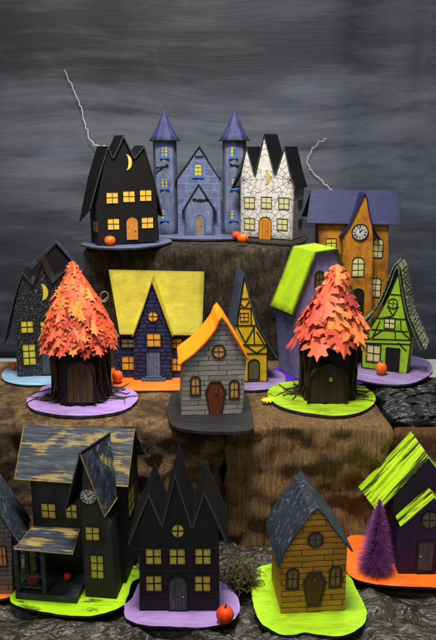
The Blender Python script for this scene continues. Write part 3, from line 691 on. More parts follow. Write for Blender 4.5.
def castle():
    c = crop(145, 100, 4)
    r = Root('castle', *c(132, 537), ZT, 0, 'blue-grey toy castle with two pointed violet towers at the back of the top log', 'castle')
    pl = r.front()
    wall(pl, pl.sts([c(132, 545), c(132, 308), c(216, 186), c(300, 308), c(304, 545)]), 5, 'castle')
    gable_roof(pl, pl.sts([c(120, 322), c(216, 184), c(306, 320)]), .3, 5.2, .18, 'black')
    pf = r.front(-1.6)
    wall(pf, pf.sts([c(160, 545), c(158, 440), c(214, 336), c(274, 440), c(274, 545)]), 1.55, 'castle_plain', name='porch')
    gable_roof(pf, pf.sts([c(146, 446), c(214, 334), c(288, 450)]), .3, 1.5, .18, 'black', name='porch_roof')
    for (x0, x1, ax, cx) in ((34, 128, 76, 80), (310, 404, 346, 357)):
        p2 = r.front(1.6); a = p2.st(*c(x0, 300)); b = p2.st(*c(x1, 300)); rad = (b[0]-a[0])/2; mx = (a[0]+b[0])/2; top = p2.st(*c(cx, 158))[1]
        # eight sided tower
        tw = MB().lathe((mx, 1.6+rad*.0, 0), [(rad*1.02, 0), (rad, top*.5), (rad, top)], 8, lambda t, z: 1.0).build('tower', 'castle_plain', r.e, bevel=.05)
        tw.rotation_euler = (0, 0, 0)
        apex = p2.st(*c(ax, 34))[1]; h = apex-top
        ro = MB().lathe((mx, 1.6, top-.15), [(rad*1.32, 0), (rad*1.25, .12), (rad*.95, h*.22), (rad*.62, h*.46), (rad*.3, h*.74), (.03, h+.1)], 12).build('tower_roof', 'castle_roof', tw, bevel=.03)
        MB().lathe((mx, 1.6, top-.3), [(rad*1.1, 0), (rad*1.34, .02), (rad*1.36, .16), (rad*1.1, .2)], 12).build('roof_rim', 'line_black', tw)
        wf = r.front(1.6-rad*math.cos(0)*.93-.02)
        for yy in (205, 330, 455):
            if ax == 346 and yy == 330: continue
            window(wf, *c(cx-3 if yy < 400 else cx-2, yy), 5.2, 10, 'arch', 2, 3, 'pane_yellow', 'line_black', .07, .22, 'frame_blue', sill=True)
    window(r.front(1.6-2.35), *c(357, 330), 5.2, 10, 'arch', 2, 3, 'pane_yellow', 'line_black', .07, .22, 'frame_blue', sill=True)
    window(pl, *c(212, 278), 7, 12, 'arch', 2, 3, 'pane_yellow', 'line_black', .07, .25, 'frame_blue', sill=True)
    door(pf, *c(219, 500), 8, 20, 'arch', 'door_tan', 'frame_blue', .26, knob=(.5, 0), planks=False)
    bat(r.front(-.75), *c(69, 270), 14, 14); bat(pl, *c(216, 228), 9, 0); bat(pf, *c(222, 403), 17, 0); bat(r.front(-.75), *c(357, 262), 11, -10)
    base(r, [(156, 236.2), (170, 238), (200, 239), (232, 238.4), (248, 236), (240, 233), (200, 231.6), (162, 233)], 'pl_blue')
castle()
def inside(p, poly):
    x, y = p; k = False; n = len(poly)
    for i in range(n):
        x1, y1 = poly[i]; x2, y2 = poly[(i+1) % n]
        if (y1 > y) != (y2 > y) and x < (x2-x1)*(y-y1)/(y2-y1)+x1: k = not k
    return k
def web(pl, poly, centres, mat, wd=.06):
    m = MB(); rr = random.Random(2)
    for (cx, cy), R0, nr in centres:
        ang = sorted(rr.uniform(-.12, .12)+2*math.pi*k/nr for k in range(nr))
        def seg(p, q):
            n = max(1, int(math.hypot(q[0]-p[0], q[1]-p[1])/.25))
            for i in range(n):
                a = (p[0]+(q[0]-p[0])*i/n, p[1]+(q[1]-p[1])*i/n); b = (p[0]+(q[0]-p[0])*(i+1)/n, p[1]+(q[1]-p[1])*(i+1)/n)
                if inside(a, poly) and inside(b, poly): m.bar(pl, a, b, wd*rr.uniform(.7, 1.2), .004, .03)
        for a in ang: seg((cx, cy), (cx+R0*math.cos(a), cy+R0*math.sin(a)))
        rad = .7
        while rad < R0:
            for a, b in zip(ang, ang[1:]+[ang[0]+2*math.pi]):
                pa = (cx+rad*math.cos(a), cy+rad*math.sin(a)); pb = (cx+rad*math.cos(b), cy+rad*math.sin(b)); mm = ((pa[0]+pb[0])/2*.9+cx*.1, (pa[1]+pb[1])/2*.9+cy*.1)
                seg(pa, mm); seg(mm, pb)
            rad += .95+rad*.12
    return m.build('cobweb', mat, pl.r.e)
def top_white():
    c = crop(225, 120, 4)
    r = Root('cobweb_house', *c(62, 469), ZT, -27, 'white house drawn over with black cobwebs, three black gables, orange door', 'house')
    pl = r.front(); D = 5.6
    out = pl.sts([c(62, 464), c(62, 232), c(88, 112), c(120, 218), c(158, 62), c(201, 215), c(240, 112), c(276, 268), c(270, 480)])
    wall(pl, out, D, 'cobweb_wall')
    pt = lambda x, y: pl.st(*c(x, y))
    web(pl, out, [(pt(158, 60), 5.0, 15), (pt(76, 240), 4.2, 12), (pt(262, 240), 5.4, 14), (pt(165, 420), 7.5, 16)], 'line_black', .045)
    wR = pl.st(*c(270, 480))[0]
    MB().prism(r.front(.3), r.front(.3).sts([c(24, 273), c(65, 262), c(63, 228), c(90, 118), c(88, 102)]), 0, -.25).build('eave_board', 'black_edge', r.e, bevel=.03)
    gable_roof(pl, pl.sts([c(26, 272), c(60, 205), c(88, 106), c(121, 220)]), .3, D+1, .2, 'black_edge')
    gable_roof(pl, pl.sts([c(121, 220), c(158, 55), c(202, 217)]), .4, D+1, .2, 'black_edge')
    gable_roof(pl, pl.sts([c(202, 217), c(240, 106), c(262, 205), c(284, 276)]), .3, D+1, .2, 'black_edge')
    moon(pl, *c(164, 230), 15, 'moon_pale', .3)
    for x, y in ((99, 332), (167, 332), (236, 334), (98, 415), (230, 418)): window(pl, *c(x, y), 10, 11, pane='pane_pale', rim=.12, bw=.13, bar='frame_dark')
    door(pl, *c(161, 435), 12, 23.5, 'arch', 'door_orange', 'line_black', .08, knob=(.4, -.1))
    window(r.right(wR), *c(300, 412), 3.4, 7, pane='pane_dark', rim=.06, bw=.1)
    window(r.right(wR), *c(300, 335), 3.4, 7, pane='pane_dark', rim=.06, bw=.1)
    base(r, [(238, 238.5), (255, 241), (280, 243), (297, 243.5), (306, 240), (305, 234), (270, 232), (245, 233)], 'log_top', .4)
    pumpkin(236.5, 239.3, ZT, 9.5, 'pumpkin_red', 'rear pumpkin of the pair between castle and white cobweb house')
    pumpkin(242.6, 243.0, ZT, 11.5, 'pumpkin', 'front pumpkin of the pair between castle and white cobweb house')
M['frame_dark'] = paint('smudged_grey_frame_paint', '#3a3834', '#5a564c', 2)
top_white()
def clock_house():
    c = crop(300, 170, 4); z = 24.0
    r = Root('clock_house', *c(170, 628), z, 0, 'tall ochre house with indigo roof and a clock under its gable', 'house')
    pf = r.front(); D = 7
    pw = r.front(1.6)
    wall(pw, pw.sts([c(76, 620), c(74, 215), c(356, 215), c(352, 620)]), 5.5, 'ochre')
    Pb = openspline(pf.sts([c(160, 268), c(194, 222), c(228, 155), c(262, 90), c(282, 190), c(298, 235), c(324, 278)]), 3)
    wall(pf, pf.sts([c(178, 628), c(168, 262), c(180, 232), c(220, 165), c(262, 96), c(284, 190), c(292, 268), c(288, 628)]), 3.0, 'ochre', name='tower_bay', roof=Pb)
    # main roof: ridge parallel to the front
    A0, A1 = r.front(.7).P(*c(26, 212)), r.front(.7).P(*c(404, 220))
    B0, B1 = r.front(4.6).P(*c(44, 76)), r.front(4.6).P(*c(399, 84))
    C_0 = A0+Vector((0, 8.2, .5)); C_1 = A1+Vector((0, 8.2, .5))
    MB().loft([A0, B0, C_0], [A1, B1, C_1], -.2, 3).build('roof', 'blue_roof', r.e, bevel=.04)
    pb = r.front(3.8)
    gable_roof(pf, Pb, .35, 4.6, .2, 'blue_roof', name='bay_roof')
    clock(pf, *c(240, 248), 8.6, 0.02)
    window(pf, *c(233, 388), 11.5, 19, 'arch', 2, 3, 'pane_pale', 'line_black', .13, .12)
    for x, y in ((312, 312), (303, 470)): window(pw, *c(x, y), 9.5, 19, 'arch', 2, 3, 'pane_pale', 'line_black', .13, .12)
    window(pw, *c(125, 292), 10, 9, 'rect', 2, 2, 'pane_yellow', 'line_black', .12, .1)
    door(pf, *c(230, 548), 11, 37, 'arch', 'door_black', 'line_black', .1, knob=(.4, -.1), planks=False)
    base(r, [(318, 328), (330, 334), (365, 336), (392, 332), (396, 322), (360, 316), (322, 320)], 'pl_black')
    pumpkin(371, 322, z, 11, 'pumpkin_red', 'red-orange pumpkin at the door of the ochre clock house', 1.0)
clock_house()

# ------------------------------------------------------------------ middle row
def crackle_house():
    c = crop(0, 230, 4)
    r = Root('crackle_house', *c(70, 588), ZM-.2, 8, 'black speckled house with yellow moon and windows behind the orange leaf tree', 'house')
    pl = r.front(); D = 6
    out = [c(70, 588), c(52, 330), c(90, 170), c(132, 215), c(166, 122), c(208, 206), c(262, 160), c(285, 330), c(262, 592)]
    wall(pl, pl.sts(out), D, 'crackle')
    gable_roof(pl, pl.sts([c(10, 462), c(48, 300), c(68, 225), c(90, 166), c(133, 218)]), .4, D+.5, .2, 'black_edge')
    gable_roof(pl, pl.sts([c(133, 216), c(166, 116), c(209, 210)]), .6, D, .2, 'roof_brown')
    gable_roof(pl, pl.sts([c(209, 208), c(262, 156), c(292, 300), c(318, 400)]), .4, D+.5, .2, 'black_edge')
    pb = r.front(D-.4)
    gable_roof(pb, pb.sts([c(90, 168), c(222, 46), c(330, 168)]), 0, 3.2, .2, 'slate_swirl', name='rear_roof')
    wall(r.front(D+.01), r.front(D+.01).sts([c(100, 580), c(100, 190), c(222, 60), c(318, 178), c(318, 580)]), 2.4, 'black', name='rear_wall')
    moon(pl, *c(168, 249), 16.5, 'pane_yellow', .35)
    window(pl, *c(107, 387), 12, 12, pane='pane_yellow', rim=.08, bw=.16)
    window(pl, *c(184, 386), 11, 11, pane='pane_yellow', rim=.08, bw=.16)
    window(pl, *c(117, 497), 12.5, 21, 'rect', 2, 3, pane='pane_yellow', rim=.08, bw=.16)
    door(pl, *c(196, 530), 14, 23, 'rect', 'door_grey', 'line_black', .1, knob=(.6, 0))
    base(r, [(2, 373), (3, 379), (12, 383), (30, 385), (55, 384), (72, 380), (70, 366), (30, 362), (10, 367)], 'pl_lightblue', .3)
    pumpkin(14, 369.5, ZM, 5, 'pumpkin_red', 'tiny orange pumpkin at the left corner of the speckled black house', 1.2)
M['roof_brown'] = paint('brown_black_roof', '#1e1613', '#2c211d', .8, rough=.6)
crackle_house()
def yellow_house():
    c = crop(100, 260, 4)
    r = Root('brick_house', *c(58, 480), ZM-.2, 0, 'navy brick house with big yellow roof on an orange base', 'house')
    pw = r.front(1.3); pf = r.front()
    wall(pw, pw.sts([c(60, 478), c(60, 290), c(372, 290), c(372, 482)]), 6.4, 'brick_navy')
    wall(pf, pf.sts([c(134, 478), c(134, 300), c(170, 190), c(209, 82), c(250, 190), c(288, 300), c(288, 480)]), 2.4, 'brick_navy', name='front_bay', roof=pf.sts([c(128, 304), c(170, 190), c(208, 76), c(252, 190), c(294, 304)]))
    pe, pr = r.front(.28), r.front(4.3)
    A0, A1 = pe.P(*c(78, 298)), pe.P(*c(408, 302)); B0, B1 = pr.P(*c(34, 38)), pr.P(*c(418, 46))
    MB().loft([A0, A0.lerp(B0, .5)+Vector((0, .25, -.1)), B0, B0+Vector((0, 4.4, -8))], [A1, A1.lerp(B1, .5)+Vector((0, .25, -.1)), B1, B1+Vector((0, 4.4, -8))], -.24, 3).build('roof', 'yellow_roof', r.e, bevel=.05)
    P = openspline(pf.sts([c(128, 304), c(170, 190), c(208, 76), c(252, 190), c(294, 304)]), 1)
    gable_roof(pf, P, .5, 3.6, .22, 'yellow_roof', name='bay_roof')
    window(pf, *c(211, 226), 10, 10, 'round', 2, 2, 'pane_gold', rim=.1, bw=.14)
    window(pf, *c(215, 320), 13.5, 13.5, pane='pane_gold', rim=.06, bw=.14)
    window(pw, *c(112, 332), 13, 8, pane='pane_pale', rim=.06, bw=.12); window(pw, *c(304, 334), 11, 9, pane='pane_gold', rim=.06, bw=.12)
    window(pw, *c(114, 411), 13.5, 14, pane='pane_gold', rim=.06, bw=.14); window(pw, *c(306, 417), 12, 13, pane='pane_gold', rim=.06, bw=.14)
    door(pf, *c(214, 418), 13.5, 26, 'rect', 'door_blue', 'line_black', .1, knob=(.5, 0))
    m = MB(); a = pf.st(*c(168, 470)); b = pf.st(*c(262, 478)); m.prism(pf, [(a[0], 0), (b[0], 0), (b[0], .45), (a[0], .45)], .02, .9); m.prism(pf, [(a[0]+.6, .451), (b[0]-.6, .451), (b[0]-.6, .8), (a[0]+.6, .8)], .02, .5)
    m.build('doorstep', 'frame_grey', r.e, bevel=.04)
    base(r, [(106, 384), (112, 389.5), (140, 390.5), (180, 390), (200, 388), (206, 380), (195, 368), (120, 367), (108, 374)], 'pl_orange', .3)
    pumpkin(117.5, 382, ZM, 11, 'pumpkin', 'ribbed pumpkin on orange base at the left of the navy brick house', 1.1)
yellow_house()
def plank_house():
    c = crop(160, 290, 4)
    r = Root('plank_house', *c(86, 502), ZM, 5, 'grey plank house with bright orange roof and coffin door on a black base', 'house')
    pl = r.front(); D = 8
    out = pl.sts([c(86, 502), c(92, 300), c(120, 262), c(180, 200), c(218, 150), c(246, 108), c(290, 180), c(346, 270), c(328, 512)])
    front = openspline(pl.sts([c(74, 296), c(92, 280), c(130, 252), c(180, 203), c(220, 150), c(247, 102), c(300, 182), c(354, 272)]), 2)
    wall(pl, out, D, 'plank_grey', roof=front)
    bp = r.front(D+1.2)
    # the sheet runs straight back from the gable
    gable_roof(pl, front, .55, D+1.0, .24, 'orange_roof')
    window(pl, *c(235, 247), 11.5, 12, 'round', 2, 2, 'pane_peach', 'line_brown', .13, .24)
    window(pl, *c(141, 383), 7.5, 17, 'arch', 2, 2, 'pane_peach', 'line_brown', .13, .28)
    window(pl, *c(298, 396), 7.5, 16, 'arch', 2, 2, 'pane_peach', 'line_brown', .13, .28)
    d = door(pl, *c(222, 432), 17.5, 31, 'coffin', 'door_red', 'line_brown', .3, knob=None)
    window(pl, *c(224, 402), 3, 4, 'round', 2, 2, 'pane_gold', 'line_black', .04, .05, name='peephole').location.y = -.0014
    base(r, [(168, 403), (169, 420), (180, 428), (212, 431), (245, 430.5), (253, 425), (250, 405), (240, 392), (180, 390)], 'pl_black', .55)
plank_house()
def bars(pl, segs, wd, mat='line_black', name='timber', n=.09):
    m = MB()
    for i, (a, b) in enumerate(segs): m.bar(pl, pl.st(*a), pl.st(*b), wd, .003, n+.002*(i % 7))
    return m.build(name, mat, pl.r.e)
def yellow_tudor():
    c = crop(215, 255, 4.57)
    r = Root('timber_house', *c(58, 585), ZM-.1, 7, 'narrow yellow half-timbered house with slate blue swooping roof', 'house')
    pl = r.front(); D = 6
    out = [c(56, 582), c(54, 420), c(88, 330), c(108, 220), c(134, 85), c(158, 200), c(188, 310), c(238, 405), c(238, 580)]
    P = openspline(pl.sts([c(14, 470), c(50, 410), c(85, 325), c(106, 220), c(133, 78), c(160, 200), c(195, 312), c(240, 395), c(286, 470)]), 2)
    wall(pl, pl.sts(out), D, 'yellow_wall', roof=P)
    gable_roof(pl, P, .3, D+1.2, .18, 'slate_roof')
    B = [((105, 243), (163, 243)), ((118, 200), (153, 200)), ((105, 210), (135, 243)), ((158, 210), (135, 243)), ((88, 322), (188, 322)),
         ((70, 410), (238, 410)), ((56, 450), (238, 450)), ((238, 400), (238, 578)), ((56, 578), (238, 578)), ((178, 325), (180, 410)), ((100, 325), (138, 400)), ((180, 328), (140, 400)),
         ((190, 350), (225, 408)), ((140, 412), (190, 448)), ((235, 415), (190, 448)), ((105, 243), (105, 322)), ((165, 243), (165, 322)), ((134, 100), (100, 325)), ((134, 100), (190, 325)), ((190, 325), (238, 405))]
    bars(pl, [(c(*a), c(*b)) for a, b in B], .2)
    window(pl, *c(134, 283), 8, 7.5, pane='pane_gold', rim=.1, bw=.12)
    door(pl, *c(177, 522), 10, 19, 'arch', 'pane_dark', 'line_black', .2, planks=False)
    base(r, [(222, 387), (245, 390), (268, 389), (282, 384), (286, 378), (278, 371), (250, 367), (225, 370)], 'pl_lilac_dark')
yellow_tudor()
def lime_roof_house():
    c = crop(260, 230, 4)
    r = Root('periwinkle_house', *c(148, 596), ZM-.3, 24, 'tall periwinkle house with lime green roof behind the salmon leaf tree', 'house')
    pl = r.front(); D = 6.5
    out = [c(148, 596), c(132, 330), c(172, 215), c(217, 92), c(296, 80), c(338, 190), c(388, 310), c(392, 590)]
    wall(pl, pl.sts(out), D, 'violet_wall')
    P = pl.sts([c(119, 336), c(170, 205), c(215, 86), c(304, 72), c(345, 185), c(386, 300)])
    gable_roof(pl, P, .7, D+.7, .3, 'lime_roof')
    window(pl, *c(236, 196), 7, 14, 'arch', 2, 2, 'pane_dark', 'line_brown', .12, .28)
    window(pl, *c(236, 150), 6, 6, 'round', 2, 2, 'pane_dark', 'line_brown', .1, .2) if False else None
    window(r.left(0), *c(105, 478), 5, 16, 'rect', 2, 3, 'pane_dark', 'line_brown', .1, .12)
    base(r, [(266, 377), (280, 384), (310, 387), (350, 386), (366, 380), (362, 368), (320, 362), (280, 366)], 'pl_purple', .2)
lime_roof_house()
def green_tudor():
    c = crop(345, 250, 4.264)
    r = Root('timber_house', *c(70, 504), ZM, -22, 'lime green half-timbered house with mossy shingled roof and black door', 'house')
    pl = r.front(); D = 4.6
    out = [c(70, 504), c(74, 375), c(135, 295), c(190, 195), c(228, 96), c(240, 195), c(262, 310), c(284, 385), c(264, 532)]
    Pp = pl.sts([c(56, 335), c(100, 300), c(150, 235), c(192, 140), c(226, 62), c(246, 160), c(266, 262), c(296, 345), c(332, 425)])
    P = openspline(Pp, 3)
    wall(pl, pl.sts(out), D, 'green_wall', roof=P)
    gable_roof(pl, P, .5, D+1.3, .25, 'tiles')
    # individual overlapping shingles, one mesh
    m = MB(); rr = random.Random(8)
    fr = [Vector(p) for p in P]
    acc = [0]
    for a, b in zip(fr, fr[1:]): acc.append(acc[-1]+(b-a).length)
    tot = acc[-1]; k = int(len(fr)/2)
    def at(s):
        s = max(0, min(tot-1e-4, s))
        for i in range(len(acc)-1):
            if acc[i+1] >= s:
                q = (s-acc[i])/(acc[i+1]-acc[i]); p = fr[i].lerp(fr[i+1], q); d = (fr[i+1]-fr[i]).normalized(); return p, d
    apex = acc[12]
    for side in (-1, 1):
        s = 0
        span = apex if side < 0 else tot-apex
        while s < span-.2:
            n = -D-1.25+rr.uniform(0, .4)
            while n < .55:
                L = rr.uniform(.8, 1.2); wd = rr.uniform(.6, 1.0)
                p, d = at(apex+side*s); q, _ = at(apex+side*min(span, s+L)); d = (q-p); 
                nn = Vector((-d.y, d.x))*(-side); nn = nn.normalized() if nn.length else Vector((0, 1))
                if nn.y < 0: nn = -nn
                a0 = p+nn*.26; b0 = q+nn*(.42+rr.uniform(0, .12)); n2 = min(.62, n+wd)
                V = [pl.pt(a0.x, a0.y, n), pl.pt(a0.x, a0.y, n2), pl.pt(b0.x, b0.y, n2), pl.pt(b0.x, b0.y, n)]
                a1 = a0+nn*.1; b1 = b0+nn*.1
                V += [pl.pt(a1.x, a1.y, n), pl.pt(a1.x, a1.y, n2), pl.pt(b1.x, b1.y, n2), pl.pt(b1.x, b1.y, n)]
                m.add(V, [(0, 1, 2, 3), (4, 7, 6, 5), (0, 4, 5, 1), (1, 5, 6, 2), (2, 6, 7, 3), (3, 7, 4, 0)])
                n += wd+.03
            s += .72
    m.build('shingles', 'shingle', r.e)
    B = [((72, 378), (284, 384)), ((72, 396), (282, 402)), ((72, 500), (262, 528)), ((264, 526), (282, 385)), ((74, 378), (72, 500)), ((78, 378), (135, 290)), ((180, 238), (205, 280)), ((228, 240), (205, 280)),
         ((188, 188), (240, 192)), ((112, 338), (268, 348)), ((135, 290), (262, 295)), ((150, 300), (118, 375)), ((238, 300), (240, 345)), ((240, 345), (282, 384)), ((155, 345), (110, 376)), ((215, 345), (215, 378)), ((228, 395), (262, 430)), ((205, 280), (160, 290)),
         ((135, 290), (190, 190)), ((190, 190), (228, 100)), ((228, 100), (240, 195)), ((240, 195), (262, 305)), ((262, 305), (283, 384)), ((232, 420), (228, 524)), ((176, 418), (172, 515))]
    bars(pl, [(c(*a), c(*b)) for a, b in B], .18)
    window(pl, *c(205, 228), 8.5, 9, 'round', 2, 2, 'green_wall', 'line_black', .12, .16)
    window(pl, *c(190, 312), 10, 10, pane='pane_pale', rim=.14, bw=.14)
    window(pl, *c(121, 441), 13, 16.5, 'rect', 2, 2, pane='pane_pale', rim=.18, bw=.16)
    door(pl, *c(204, 472), 12.5, 25, 'rect', 'door_black', 'line_black', .12, planks=False)
    base(r, [(352, 374), (360, 380), (385, 384), (410, 383.5), (428, 376), (433, 368), (425, 359), (400, 354), (365, 357)], 'pl_lilac_dark')
    pumpkin(381, 374.5, ZM, 11.5, 'pumpkin', 'oval pumpkin in front of the lime green half-timbered house', 1.1)
M['shingle'] = paint('grey_green_shingle_paint', '#6c7658', '#a0a884', 1.4, (1, 1, 1), '#2a3222', .8, .48, .6, 1.6, rough=.8, bump=.9)
green_tudor()

# ---- leaf trees
OAK = [(0, -.5), (.10, -.46), (.26, -.42), (.37, -.31), (.25, -.22), (.30, -.17), (.50, -.17), (.62, -.03), (.52, .02), (.31, .03), (.30, .11), (.50, .20), (.58, .35), (.44, .35), (.27, .27), (.22, .35), (.31, .50), (.22, .55), (.12, .50), (.06, .60), (0, .74)]
def leaf(mb, colors, pos, down, out, size, shade, rr, curl=.18, fat=1.0):
    down = down.normalized(); out = (out-down*out.dot(down)).normalized(); side = down.cross(out)
    bend = rr.uniform(-.3, 1.1)*curl; fold = rr.uniform(.3, 1.6)*curl; tw = rr.uniform(-1, 1)*curl
    for sg in (1, -1):
        V = []
        for (x, y) in OAK:
            x2 = sg*x*fat*rr.uniform(.92, 1.08); y2 = y+rr.uniform(-.02, .02) if x else y
            h = bend*(y+.2)**2*1.3-fold*abs(x2)+tw*x2*y
            V.append(pos+side*(x2*size)+down*(y2*size)+out*(h*size))
        n = len(V); V += [v-out*.014*size for v in V]
        mb.add(V, [tuple(range(n)), tuple(range(2*n-1, n-1, -1))]+[(i, n+i, n+(i+1) % n, (i+1) % n) for i in range(n-1)])
        colors += [shade]*len(V)
def leaf_tree(px, py, label, rt, ht, rc, hc, zc, size, count, mat, doorpx, doormat, seed, basepx, basemat, lean=0, pinch=1.0, glass=False, fat=1.0, topf=1.0, curl=.15, gap=.62, flare=0):
    rr = random.Random(seed)
    r = Root('leaf_tree', px, py, ZM, 0, label, 'tree')
    prof = [(rt*1.12, 0), (rt*1.0, ht*.12), (rt*.92, ht*.35), (rt*.9, ht*.7), (rt*1.02, ht*1.05)]
    MB().lathe((0, 0, 0), prof, 72, lambda t, z: 1+.05*math.sin(t*9+z)+.04*math.sin(t*17-z*2)+.09*noise.noise(Vector((math.cos(t)*2, math.sin(t)*2, z*.5+seed)))).build('trunk', 'bark', r.e, smooth=True)
    m = MB()
    for k in range(44):
        a = rr.uniform(0, 2*math.pi)
        if -2.15 < a-math.pi*2 < -1.0 or -2.05 < a-0 - 0 < -1.0 or (abs(((a+math.pi/2+math.pi) % (2*math.pi))-math.pi) < .62): continue
        pts = []; rad = []
        nn_ = 8+rr.randrange(5); reach = rr.uniform(.12, .27)
        for i in range(nn_):
            z = ht*(1-i/6.5); out = 1.04+rr.uniform(-.02, .05)
            if i >= 6: out = 1.12+reach*(i-6)
            a += rr.uniform(-.15, .15)*(1 if i < 6 else 1.2); zz = max(.12, z)
            if i >= 6: zz = max(.08, .42-.12*(i-6))+rr.uniform(0, .08)
            pts.append((rt*out*math.cos(a), rt*out*math.sin(a), zz)); rad.append(rr.uniform(.13, .3)*(1 if i < 6 else max(.22, .8-.13*(i-6))))
        m.tube(pts, rad, 7)
    m.build('root', 'root', r.e, smooth=True)
    # arched plank door let into the front of the trunk
    pf = r.front(-rt*1.06); x, y, hw, hh = rectpx(pf, *doorpx)
    d = MB().prism(pf, shape_pts('arch', x, y, hw, hh), -rt*.55, .12).build('door', doormat, r.e, bevel=.06)
    g = MB()
    for q in (-.5, 0, .48): g.bar(pf, (x+hw*q, y-hh*.96), (x+hw*q, y+hh*.75), .06, .12, .135)
    g.build('plank_groove', 'line_black', d)
    fr = MB()
    ar = shape_pts('arch', x, y, hw*1.08, hh*1.04)
    fr.tube([pf.pt(q[0], max(.05, q[1]), .1+rr.uniform(0, .1)) for q in [ar[0]]+[p for p in reversed(ar[1:])]][::1], .26, 6)
    fr.build('door_frame', 'bark', d, smooth=True)
    if glass: 
        px2, py2 = glass; window(pf, px2, py2, 4, 5, 'round', 2, 2, 'pane_gold', 'line_black', .04, .05, name='door_window').location.y = -.0016
    MB().lathe((lean*.3, 0, zc), [(rc*.80, 0), (rc*.76, hc*.1), (rc*.38, hc*.5), (.05, hc*.9)], 24).build('crown_core', 'leaf_under', r.e)
    mb = MB(); cols = []
    rows = count
    for i in range(rows):
        f = i/(rows-1)*topf; zz = zc+hc*(f**.92)*.93+.3
        rad = rc*(1-f**pinch)*.93+.25; sz0 = size*(1-.38*f)
        n = max(4, int(2*math.pi*rad/(sz0*gap)))
        off = rr.random()
        for k in range(n):
            t = 2*math.pi*(k+off+rr.uniform(-.25, .25))/n
            out = Vector((math.cos(t), math.sin(t), .42)); slope = Vector((math.cos(t)*rc*.92, math.sin(t)*rc*.92, -hc)).normalized()
            tw = rr.uniform(-.38, .38); tang = Vector((-math.sin(t), math.cos(t), 0))
            dn = (slope+tang*tw*(1-.5*f)+out*rr.uniform(-.03, .12)+Vector((flare*math.cos(t), 0, 0))).normalized(); sz = size*(1-.38*f)
            pos = Vector((math.cos(t)*rad+lean*f, math.sin(t)*rad, zz+rr.uniform(-.25, .25)))
            leaf(mb, cols, pos, dn, out+tang*rr.uniform(-.2, .2), sz*rr.uniform(.85, 1.15), min(1, max(0, rr.gauss(.42, .24))), rr, curl, fat)
    top = Vector((lean, 0, zc+hc))
    k0 = len(mb.v); cr = rc*.2; mb.lathe((lean, 0, zc+hc*.80), [(cr*1.05, 0), (cr*.62, hc*.09), (cr*.2, hc*.18), (.03, hc*.21)], 12); cols += [.45]*(len(mb.v)-k0)
    for k in range(7):
        t = 2*math.pi*k/7-1.57+.3; rad = Vector((math.cos(t), math.sin(t), 0)); dn = (rad*rc*.95+Vector((0, 0, -hc))).normalized()
        leaf(mb, cols, top+dn*size*(.34+.14*(k % 2))+rad*(.12+.03*k), dn, rad+Vector((0, 0, .3)), size*.72, rr.uniform(.3, .8), rr, .05, fat*.8)
    mb.build('crown', mat, r.e, colors=cols)
    base(r, basepx, basemat, .5)
    return r
M['leaf_under'] = paint('leaf_gap_shade', '#3a1a10', '#5a2a18', 1)  # core coloured dark to stand for shade in the gaps between leaves
# tree 1: small leaves
r1 = leaf_tree(82, 396, 'cone tree of small orange maple leaves on a black trunk with brown plank door', 4.3, 10.2, 5.7, 12.7, 9.5, 2.6, 13, 'leaf1', (80, 382, 27, 41), 'bark_door', 4,
    [(27, 399), (31, 408), (48, 413), (75, 415.5), (105, 414), (128, 408), (138, 397), (130, 389), (105, 384), (70, 382), (44, 386), (38, 392)], 'pl_lilac', -.5, 1.35, topf=.9, fat=.98, curl=.2, gap=.68)
r2 = leaf_tree(327, 394, 'cone tree of large salmon oak leaves on a black trunk with dark door', 4.2, 10.6, 4.75, 10.9, 10.6, 5.6, 5, 'leaf2', (328, 385, 35, 38), 'bark_door_dark', 9,
    [(268, 391), (271, 400), (285, 408), (310, 413), (340, 415.5), (365, 410), (376, 399), (368, 389), (345, 383), (305, 380.5), (280, 383)], 'pl_lime', .9, 1.15, glass=(330.5, 379), topf=.62, curl=.13, gap=.72, flare=.22)
def fallen_leaf():
    g = ground(268, 399, ZM); m = MB(); cols = []
    leaf(m, cols, g+Vector((0, -.6, .16)), Vector((-1, -.25, 0)), Vector((0, -.1, 1)), 1.8, .5, random.Random(1), .05)
    o = m.build('leaf', 'yellow_leaf'); tag(o, 'single yellow leaf lying on the left edge of the lime base', 'leaf')
fallen_leaf()
def curl():
    g = ground(104, 384, ZM); P = []
    for k in range(22):
        t = k/21*2*math.pi*1.3; d = ray(104+4*math.cos(t), 297+5*math.sin(t)); q = C0+d*((g.y-4.0-C0.y)/d.y); P.append(q+Vector((0, k*.03, 0)))
    d = ray(88, 312); P = [C0+d*((g.y-6-C0.y)/d.y)]+P
    o = MB().tube(P, .07, 6).build('wire', 'wire', smooth=True); tag(o, 'curled twine loop poking out between leaf tree and yellow roof', 'twine')
curl()

